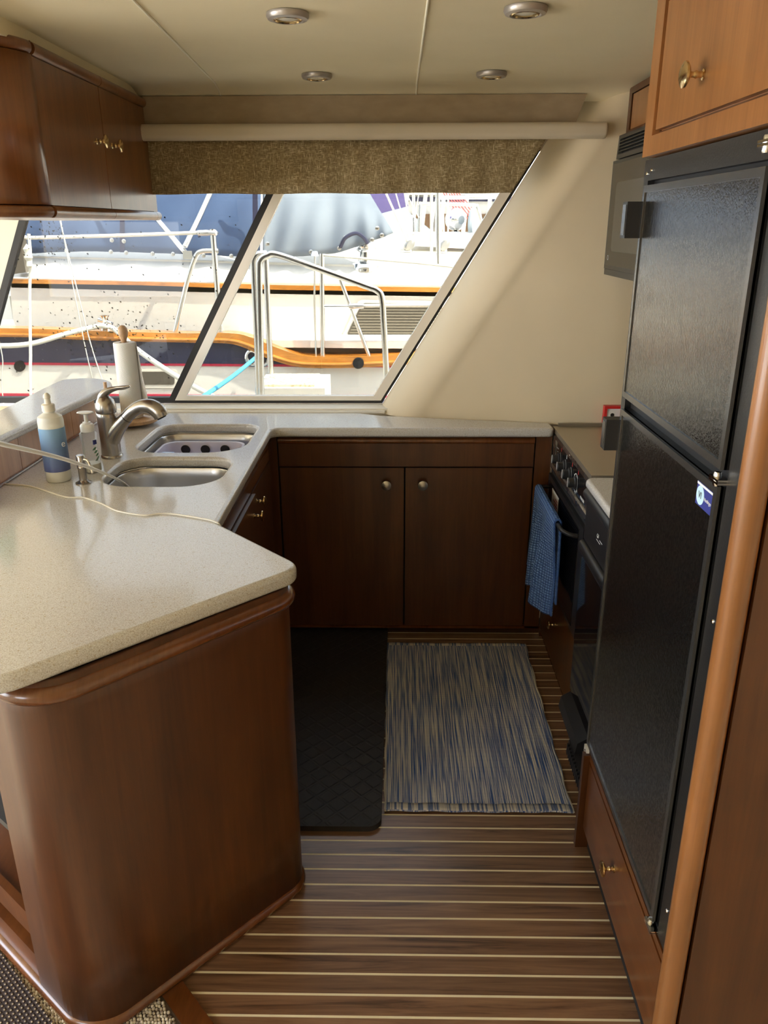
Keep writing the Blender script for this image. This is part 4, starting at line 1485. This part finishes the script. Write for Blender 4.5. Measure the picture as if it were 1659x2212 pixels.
rg = root('woven_rug', (.25, 2.35, 0), 'blue and cream striped woven cotton rug', 'rug')
grid_mesh('weave', rugf, 60, 90, 'rug_weave', rg, thick=.006)
m = Mat('rug_hem', (.6, .57, .5), .9)
m.color(m.ramp(m.noise(m.map((160, 3, 1)), 1, 2), [(.42, (.10, .15, .30)), (.56, (.62, .59, .52))]))
for (v0, v1) in ((0, .032), (.982, 1)):
    grid_mesh('hem', lambda u, v, v0=v0, v1=v1: tuple(a + b for a, b in zip(rugf(u, v0 + (v1 - v0) * v), (0, 0, .0015))), 60, 3, 'rug_hem', rg, thick=.002)
tube('selvedge', [tuple(a + b for a, b in zip(rugf(0, k / 60), (0, 0, -.002))) for k in range(61)], .0045, 'rug_hem', rg, n=6)
tube('selvedge', [tuple(a + b for a, b in zip(rugf(1, k / 60), (0, 0, -.002))) for k in range(61)], .004, 'rug_hem', rg, n=6)

prism('dark_rug', [(-1.10, 1.515, .006), (-.60, 1.075, .006), (-1.1, .5, .006), (-1.6, .95, .006)], (0, 0, .007), 'dark_rug', bevel=.003,
      label='dark brown woven rug with cream flecks, bottom left corner', cat='rug')

#OUTDOOR
# ================================================================== OUTDOORS (neighbouring boats and dock)
box('bounce_deck', (-9.0, -2.2, -.1), (-4.32, 3.4, .10), 'gelcoat', kind='structure', bevel=.02)  # unseen white deck added to bounce sunlight up onto the ceiling
box('water', (-60, 3.9, -.62), (60, 120, -.60), 'water', kind='structure', bevel=0)
box('dock', (-9, 3.9, -.30), (9, 4.95, -.20), 'dock_wood', kind='structure', bevel=0)
# side deck of our own boat just below the glass
box('side_deck', (-6, 3.37, -.2), (6, 3.80, .62), 'gelcoat', kind='structure', bevel=.01)


def slab(name, pp, Y, dy, mat, parent=None, bevel=0, **k):
    return prism(name, [at(x, y, Y) for x, y in pp], (0, dy, 0), mat, parent, bevel=bevel, **k)


def crv(pts, n=8):
    return [(p.x, p.y) for p in catmull([(a, b, 0) for a, b in pts], n)]


sb = root('sailboat', (0, 6.5, -.6), 'white and navy sailboat with varnished rails moored outside the window', 'boat')
HY = 5.5
rail_low = crv([(-420, 735), (0, 728), (200, 735), (400, 740), (490, 742), (530, 752), (580, 775), (640, 792), (700, 795), (800, 793), (1000, 780), (1400, 760)])
rail_top = crv([(-420, 712), (0, 709), (200, 715), (400, 720), (500, 720), (545, 730), (600, 752), (650, 768), (700, 771), (800, 770), (1000, 760), (1400, 742)])
slab('topsides', [(-420, 782), (600, 785), (1400, 780), (1400, 1100), (-420, 1100)], HY, 3.2, 'gelcoat', sb)
slab('navy_band', [(-420, 782), (600, 790)] + [(700, 796)] + [p for p in rail_low[::-1] if p[0] < 700], HY - .004, .6, 'hull_navy', sb)
slab('bulwark', [(690, 800), (1400, 800), (1400, 755), (690, 780)], HY + .01, .1, 'gelcoat', sb)
slab('caprail', rail_top + rail_low[::-1], HY - .05, .14, 'varnish', sb, bevel=.008)
tube('caprail_edge', [at(x, y, HY - .05) for x, y in crv([(-420, 727), (0, 723), (200, 729), (400, 734), (490, 735), (535, 745), (585, 768), (640, 784), (700, 787), (800, 785), (1000, 774), (1400, 756)], 4)], .012, 'varnish', sb, n=8)
slab('red_stripe', [(-420, 780), (600, 787), (860, 790), (860, 794), (600, 792), (-420, 785)], HY - .008, .01, 'stripe_red', sb)
slab('waterline_stripe', [(-420, 846), (200, 851), (860, 855), (860, 860), (200, 858), (-420, 853)], HY - .006, .01, 'stripe_red', sb)
slab('boot_top', [(-420, 855), (250, 860), (1400, 866), (1400, 1100), (-420, 1100)], HY - .005, .01, 'hull_navy', sb)
slab('hawse_hole', rounded([(30, 779), (54, 779), (54, 803), (30, 803)], 11.9, 6), HY - .009, .01, 'black_matte', sb)
slab('hawse_hole', rounded([(762, 773), (786, 773), (786, 797), (762, 797)], 11.9, 6), HY - .075, .04, 'black_matte', sb)
wf_ = slab('hull_port_frame', rounded([(296, 797), (382, 797), (384, 838), (296, 838)], 6, 3), HY - .012, .02, 'gelcoat_cream', sb, bevel=.004)
slab('hull_port', rounded([(304, 803), (376, 803), (377, 831), (304, 831)], 4, 3), HY - .016, .01, 'window_smoke', wf_)
# side deck and cabin trunk
CY = 6.0
prism('deck', [at(-420, 714, HY + .05), at(600, 735, HY + .05), at(1400, 742, HY + .05), V(6, 6.1, .86), V(-6, 6.1, .86)], (0, 0, -.05), 'gelcoat', sb)
slab('cabin_side', [(20, 600), (1400, 625), (1400, 800), (500, 765), (40, 718), (28, 690)], CY, .35, 'gelcoat_cream', sb)
slab('cabin_side', [(-300, 690), (28, 690), (20, 640), (-300, 640)], CY + 1.3, .3, 'gelcoat', sb)
slab('rub_rail', [(22, 603), (300, 607), (600, 616), (1400, 628), (1400, 638), (600, 626), (300, 616), (22, 612)], CY - .03, .05, 'varnish', sb, bevel=.006)
p1 = [at(22, 603, CY), at(600, 617, CY), at(1400, 629, CY)]
prism('coachroof_shoulder', p1 + [at(1400, 590, CY + .22), at(600, 566, CY + .22), at(60, 552, CY + .22)], (0, 0, -.06), 'gelcoat', sb)
prism('coachroof', [at(60, 553, CY + .20), at(600, 567, CY + .20), at(1400, 592, CY + .20), at(1400, 515, CY + 2.6), at(860, 500, CY + 2.6), at(60, 500, CY + 2.6)], (0, 0, -.06), 'gelcoat_cream', sb)
prism('nonskid_patch', [at(832, 597, CY + .20), at(862, 586, CY + .30), at(1100, 583, CY + .36), at(1100, 598, CY + .22)], (0, 0, .02), 'nonskid', sb)
prism('companion_hood', [at(870, 530, CY + 1.1), at(905, 512, CY + 1.7), at(1200, 520, CY + 1.7), at(1200, 548, CY + 1.1)], (0, 0, .04), 'gelcoat', sb, bevel=.01)
slab('aft_panel', [(20, 470), (44, 520), (56, 588), (30, 592), (12, 545)], CY - .05, .10, 'window_smoke', sb)
# cabin window
cw = slab('cabin_window_frame', rounded([(733, 742), (775, 648), (1060, 652), (1060, 742)], [14, 14, 0, 0], 6), CY - .02, .03, 'gelcoat', sb, bevel=.01)
slab('cabin_window', rounded([(744, 733), (782, 655), (1060, 659), (1060, 733)], [12, 12, 0, 0], 6), CY - .032, .02, 'window_smoke', cw)
for q in range(12):
    slab('blind_slat', [(752 + max(0, 30 - q * 3.), 662 + q * 6.2), (1050, 663 + q * 6.2), (1050, 665 + q * 6.2), (752 + max(0, 30 - q * 3.), 664 + q * 6.2)], CY - .036, .004, 'blind', cw)

# canvas covers
dg = root('dodger', (-1, 6.4, 1.3), 'dark blue canvas cockpit cover of the sailboat, behind the mullion', 'canvas cover')


def canvas(name, tops, bots, Y0, bulge, mat, parent, n=40, fold=.03, sd=1.):
    tt, bb = catmull([(a, b, 0) for a, b in tops], 10), catmull([(a, b, 0) for a, b in bots], 10)

    def smp(P, u):
        q = u * (len(P) - 1)
        i = min(int(q), len(P) - 2)
        return P[i].lerp(P[i + 1], q - i)

    def f(u, v):
        a, b = smp(tt, u), smp(bb, u)
        p = b.lerp(a, v)
        Y = Y0 + bulge * v * v + fold * math.sin(u * 17 * sd + v * 3) * (.3 + .7 * v) * .6 + fold * .5 * math.sin(u * 41 * sd - v * 6) * (1 - v)
        return at(p.x, p.y, Y)
    return grid_mesh(name, f, n, 14, mat, parent, thick=.012)


canvas('cover', [(-20, 360), (200, 330), (400, 330), (566, 330)], [(38, 548), (200, 543), (400, 549), (560, 556)], CY + .12, .55, 'canvas_navy', dg, 70)
for (x, y) in ((144, 541), (242, 519), (268, 521), (240, 544), (273, 546), (330, 548), (374, 549), (440, 552), (500, 553), (548, 541), (553, 556)):
    lathe('fastener', [(0, 0), (.013, 0), (.016, .006), (0, .010)], at(x, y, CY + .085), 'stainless', dg, axis=(0, -1, 0), n=12)
for xs_ in ((258, 268), (545, 556)):
    slab('seam_strip', [(xs_[0], 340), (xs_[1], 340), (xs_[1] + 1, 545), (xs_[0] + 1, 545)], CY + .08, .012, 'hull_navy', dg)
dg2 = root('dodger', (0, 6.4, 1.3), 'sunlit grey-blue canvas spray hood right of the slanted mullion', 'canvas cover')
canvas('cover', [(566, 330), (640, 330), (700, 340), (760, 370), (800, 420)], [(570, 557), (640, 554), (730, 545), (800, 522), (850, 503)], CY + .10, .75, 'canvas_grey', dg2, 50, .045, .8)
for (x, y) in ((578, 527), (672, 544), (733, 536), (746, 513), (804, 518), (825, 508), (815, 493)):
    lathe('fastener', [(0, 0), (.013, 0), (.016, .006), (0, .010)], at(x, y, CY + .06), 'stainless', dg2, axis=(0, -1, 0), n=12)
tube('strap', [at(735, 534, CY + .05), at(746, 514, CY + .03), at(768, 504, CY + .03), at(784, 512, CY + .03), at(794, 526, CY + .05)], .014, 'hull_navy', dg2, curve=5, n=8)
# winch
wn_ = root('winch', tuple(at(790, 594, CY + .25)), 'chromed sheet winch on the sailboat coachroof', 'winch')
wp = at(790, 594, CY + .25)
u_ = .0042
lathe('drum', [(0, 0), (25 * u_, 0), (26 * u_, 2 * u_), (26 * u_, 13 * u_), (24 * u_, 20 * u_), (14 * u_, 24 * u_), (13 * u_, 40 * u_), (19 * u_, 44 * u_), (19 * u_, 47 * u_), (15 * u_, 50 * u_), (15 * u_, 54 * u_), (18 * u_, 56 * u_), (12 * u_, 61 * u_), (0, 62 * u_)],
      wp, 'chrome', wn_, n=28)

# deck fittings with rope
cl_ = root('deck_cleat', tuple(at(225, 706, HY)), 'small chrome cleat on the varnished caprail with rope', 'cleat')
lathe('post', [(0, -.05), (.035, -.05), (.03, -.01), (.018, .01), (.018, .05), (.035, .07), (0, .075)], at(228, 704, HY), 'chrome', cl_, n=16)
tube('horn', [at(212, 690, HY), at(228, 694, HY), at(243, 700, HY)], .014, 'chrome', cl_, n=10)
tube('mooring_rope', [at(-80, 742, 5.25), at(0, 747, 5.25), at(70, 742, 5.28), at(140, 722, 5.35), (at(205, 706, HY - .06)), at(228, 705, HY - .07), at(248, 712, HY - .08), at(300, 758, 5.1), at(380, 812, 4.9), at(470, 862, 4.6), at(560, 900, 4.3)],
     .017, 'rope_white', curve=6, n=10, label='white mooring rope led through the sailboat cleat', cat='rope')
tube('mooring_rope', [at(552, 773, HY - .06), at(500, 815, 5.0), at(430, 862, 4.5), at(360, 900, 4.2)], .014, 'rope_blue', curve=5, n=10,
     label='light blue mooring rope from the chrome fairlead', cat='rope')
fl_ = root('fairlead', tuple(at(555, 773, HY)), 'round chrome fairlead in the navy hull band', 'fairlead')
bm = bmesh.new()
for cxx in (545, 568):
    c0 = at(cxx, 773, HY - .02)
    ring = [c0 + Vector((math.cos(a) * .040, 0, math.sin(a) * .050)) for a in [2 * PI * q / 20 for q in range(21)]]
    add_tube(bm, ring, .014, 8, cap=False)
bm_obj('ring', bm, 'chrome', fl_)
tube('hanging_rope', [at(62, 505, 5.0), at(66, 560, 5.0), at(64, 640, 5.0), at(66, 760, 4.95), at(68, 870, 4.9), at(68, 870, 4.9) + V(0, 0, -.69)], .010, 'rope_white', curve=5, n=8,
     label='thick white rope hanging straight down at left', cat='rope')
lathe('rope_knot', [(0, -.05), (.02, -.04), (.014, -.01), (.026, .01), (.016, .04), (.024, .06), (0, .09)], at(62, 560, 4.98), 'rope_white', n=10,
      label='knot in the thick hanging white rope', cat='knot')
tube('flag_halyard', [at(128, 470, 4.4), at(140, 520, 4.4), at(165, 620, 4.4), at(195, 740, 4.4), at(230, 850, 4.4)], .0035, 'rope_white', curve=4, n=6,
     label='thin grey cord slanting down, right one of the pair', cat='cord')
tube('flag_halyard', [at(130, 470, 4.42), at(143, 540, 4.42), at(162, 640, 4.42), at(182, 740, 4.42), at(202, 830, 4.42)], .003, 'rope_white', curve=4, n=6,
     label='thin grey cord slanting down, left one of the pair', cat='cord')
tube('flag_halyard', [at(-2, 735, 4.4), at(6, 780, 4.4), at(3, 820, 4.4), at(8, 875, 4.4)], .003, 'rope_white', curve=4, n=6,
     label='thin curling cord at the far left border', cat='cord')

# stainless rails of the sailboat
gate = root('boarding_gate', tuple(at(440, 715, HY)), 'stainless stanchion pair with lifeline on the sailboat, behind the mullion', 'railing')
tube('stanchion', [at(459, 495, HY), at(477, 716, HY)], .020, 'stainless', gate, n=12)
tube('stanchion', [at(378, 716, HY), at(404, 610, HY), at(422, 556, HY), at(436, 543, HY), (at(472, 542, HY))], .016, 'stainless', gate, n=12, curve=6)
tube('brace', [at(403, 548, HY + .1), at(340, 474, HY + .3)], .018, 'stainless', gate, n=10)
tube('brace', [at(399, 533, HY + .1), at(430, 470, HY + .2), at(462, 400, HY + .3)], .018, 'stainless', gate, n=10)
tube('lifeline', [at(32, 506, HY), at(60, 514, HY), at(250, 509, HY), at(452, 502, HY)], .012, 'rope_white', gate, n=8)
lathe('turnbuckle', [(0, -.07), (.018, -.06), (.02, 0), (.014, .03), (.02, .06), (0, .08)], at(447, 503, HY - .02), 'chrome', gate, axis=(1, 0, 0), n=12)
box('base_block', tuple(at(396, 560, HY + .05)), tuple(at(422, 541, HY + .15)), 'stainless', gate, bevel=.01)
tube('lower_wire', [at(20, 600, HY + .2), at(380, 608, HY + .2), at(465, 610, HY + .2)], .007, 'stainless', gate, n=8)

st2_ = root('stern_rail', tuple(at(695, 765, HY)), 'thin stainless stanchions and wires in front of the cabin window', 'railing')
tube('stanchion', [at(695, 548, HY), at(697, 768, HY)], .017, 'stainless', st2_, n=12)
tube('brace', [at(735, 604, HY), at(797, 768, HY)], .013, 'stainless', st2_, n=10)
tube('wire', [at(680, 552, HY), at(679, 660, HY), at(683, 775, HY)], .007, 'stainless', st2_, n=8)
tube('top_wire', [at(698, 551, HY), at(900, 568, HY), at(1100, 590, HY)], .008, 'rope_white', st2_, n=8)
tube('mid_wire', [at(698, 661, HY), at(760, 661, HY)], .009, 'stainless', st2_, n=8)
tube('mid_wire', [at(760, 661, HY), at(1100, 657, HY)], .012, 'rope_white', st2_, n=8)
lathe('turnbuckle', [(0, -.06), (.016, -.05), (.02, 0), (.016, .05), (0, .06)], at(770, 661, HY - .02), 'chrome', st2_, axis=(1, 0, 0), n=12)
lathe('end_cap', [(0, 0), (.03, 0), (.02, .03), (0, .035)], at(680, 553, HY - .02), 'chrome', st2_, n=12)

# dock steps with hand rails
ds = root('dock_steps', tuple(at(632, 880, 4.5)), 'white dock step box with weathered tan top between the boats', 'step')
ty = 4.36
A, B = at(572, 832, ty), at(697, 832, ty)
zt = A.z
bm = bmesh.new()
P = [V(A.x, ty, zt), V(at(672, 832, ty).x + .02, ty, zt), V(at(690, 806, ty + .33).x, ty + .36, zt), V(at(592, 806, ty + .33).x - .02, ty + .36, zt)]
prism('box', [(p.x, p.y, -.2) for p in (P[0] + V(-.04, -.04, 0), P[1] + V(.06, -.04, 0), P[2] + V(.06, .04, 0), P[3] + V(-.04, .04, 0))], (0, 0, zt + .19), 'gelcoat', ds, bevel=.015)
bm.free()
prism('tread', [(p.x, p.y, zt - .012) for p in P], (0, 0, .014), 'step_top', ds, bevel=.003)
dr_ = root('dock_handrail', tuple(at(560, 880, 4.3)), 'tall bent stainless handrails rising from the dock steps', 'railing')
tube('rail', [at(560, 900, 4.20), at(556, 740, 4.20), at(549, 590, 4.20), at(549, 562, 4.20), at(557, 550, 4.20), at(575, 548, 4.22)], .018, 'stainless', dr_, n=14, curve=6)
tube('rail', [at(566, 900, 4.10), at(563, 740, 4.10), at(560, 590, 4.10), at(563, 563, 4.10), at(578, 552, 4.10), at(602, 551, 4.10), at(700, 585, 4.10), at(790, 618, 4.10), at(815, 628, 4.10), at(825, 645, 4.10), at(829, 700, 4.10), at(836, 830, 4.10)],
     .016, 'stainless', dr_, n=14, curve=6)
tube('rail', [at(574, 560, 4.60), at(580, 700, 4.60), at(585, 806, 4.60)], .017, 'stainless', dr_, n=12)

# halyards, masts and blocks on the foredeck, boats beyond
blk = None
for i, (x, y, topx, lab) in enumerate(((884, 530, 838, 'grey rope block on the coachroof, left of two'), (960, 530, 966, 'grey rope block on the coachroof, right of two'))):
    b0 = at(x, y, 7.0)
    r_ = root('rope_block', tuple(b0), lab, 'block', 'rope blocks on the coachroof')
    lathe('cheek', [(0, -.02), (.03, -.02), (.034, -.015), (.034, .015), (.03, .02), (0, .02)], b0, 'pewter', r_, axis=(.5, -1, 0), n=18, sx=1.6)
    tube('shackle', [b0, at(x + 5, y + 20, 7.0)], .012, 'chrome', r_, n=8)
    tube('line', [b0, at(topx - 12, 400, 7.2)], .009, 'rope_white', r_, n=8)
    tube('line', [b0 + V(.03, 0, 0), at(x - 16 if i == 0 else x + 8, 380, 7.2)], .007, 'rope_white', r_, n=8)
for (x, x2, y0, y1, Y, r, lab) in ((932, 932, 400, 563, 6.9, .013, 'thick cream shroud standing on the coachroof'), (946, 947, 400, 584, 6.3, .018, 'stainless pole beside the cream shroud'),
                                   ):
    tube('rig_pole', [at(x, y0, Y), at(x2, y1, Y)], r, 'stainless' if r != .013 else 'rope_white', n=10, label=lab, cat='pole')
nb = root('motor_yacht', (2, 13, 0), 'large white motor yacht with brown windows far behind', 'boat')
slab('hull', [(-300, 560), (1500, 560), (1500, 506), (-300, 506)], 12.0, 3, 'gelcoat', nb)
slab('deckhouse', [(-300, 300), (1500, 300), (1500, 505), (-300, 505)], 12.5, 3, 'gelcoat', nb)
for (a, b) in ((880, 935), (940, 985), (990, 1060), (700, 850)):
    slab('side_window', [(a, 462), (b, 462), (b, 500), (a, 500)], 12.45, .08, 'brown_glass', nb)
slab('blue_band', [(780, 426), (1500, 426), (1500, 435), (780, 435)], 12.44, .06, 'hull_navy', nb)
slab('moulding', [(780, 416), (1500, 416), (1500, 421), (780, 421)], 12.40, .10, 'gelcoat_cream', nb)
for x in (880, 920, 960, 1010, 1060):
    tube('window_post', [at(x, 415, 12.3), at(x - 10, 505, 12.3)], .03, 'gelcoat', nb, n=8)
nx = root('cruising_boat', tuple(at(980, 512, 9.5)), 'white boat right behind the sailboat with purple cover and bow rail', 'boat')
dz = at(980, 513, 8.9).z
box('hull', (-4, 8.78, -.6), (7, 11.2, dz), 'gelcoat', nx, bevel=.03)
tube('bow_rail', [at(905, 512, 9.0), at(908, 445, 9.0), at(915, 441, 9.0), at(1020, 443, 9.0), at(1032, 455, 9.0), at(1050, 512, 9.0)], .020, 'stainless', nx, n=10, curve=5)
tube('bow_rail', [at(944, 513, 8.92), at(944, 432, 8.92), at(950, 427, 8.92), at(1100, 425, 8.92)], .022, 'stainless', nx, n=10)
tube('low_rail', [at(850, 502, 9.12), at(960, 504, 9.12), at(1060, 506, 9.12)], .016, 'stainless', nx, n=8)
tube('pole', [at(893, 400, 9.02), at(895, 512, 9.02)], .018, 'stainless', nx, n=8)
prism('canvas_cover', [at(786, 400, 9.0), at(868, 400, 9.0), at(882, 445, 9.0), at(818, 462, 9.0)], (0, .12, 0), 'canvas_purple', nx, bevel=.01, label='purple canvas')
slab('windscreen', [(815, 455), (860, 440), (950, 512), (830, 512)], 9.7, .04, 'screen_blue', nx)
lathe('ball_fender', [(0, 0)] + [(.125 * math.sin(a), .125 - .125 * math.cos(a)) for a in [PI * q / 12 for q in range(1, 12)]] + [(0, .25)], at(984, 499, 9.5), 'chrome', nx, n=24)
lathe('fender_foot', [(.0, -.10), (.06, -.10), (.05, 0), (0, 0.01)], at(984, 500, 9.5), 'stainless', nx, n=14)
lathe('oval_disc', [(0, -.03), (.17, -.025), (.18, 0), (.17, .025), (0, .03)], at(1026, 482, 9.3), 'screen_blue', nx, axis=(1, -.45, 0), n=28)
for q in range(7):
    tube('red_line', [at(950 + q * 5, 405, 9.6 + q * .05), at(1000 + q * 5, 478 - q * 3, 9.6 + q * .05)], .007, 'red_line', nx, n=6)
for q, (a, b, y0, y1) in enumerate(((850, 884, 400, 520), (868, 905, 400, 470), (890, 893, 400, 470), (945, 935, 400, 480), (905, 895, 415, 480))):
    tube('shroud', [at(a, y0, 7.6 + q * .2), at(b, y1, 7.6 + q * .2)], .006, 'rope_white', n=6,
         label=('thin pale shroud wire, %s at the upper right of the window' % ('leftmost of five', 'second from left', 'third from left', 'rightmost of five', 'fourth, short and slanting')[q]), cat='wire', group='thin shroud wires')
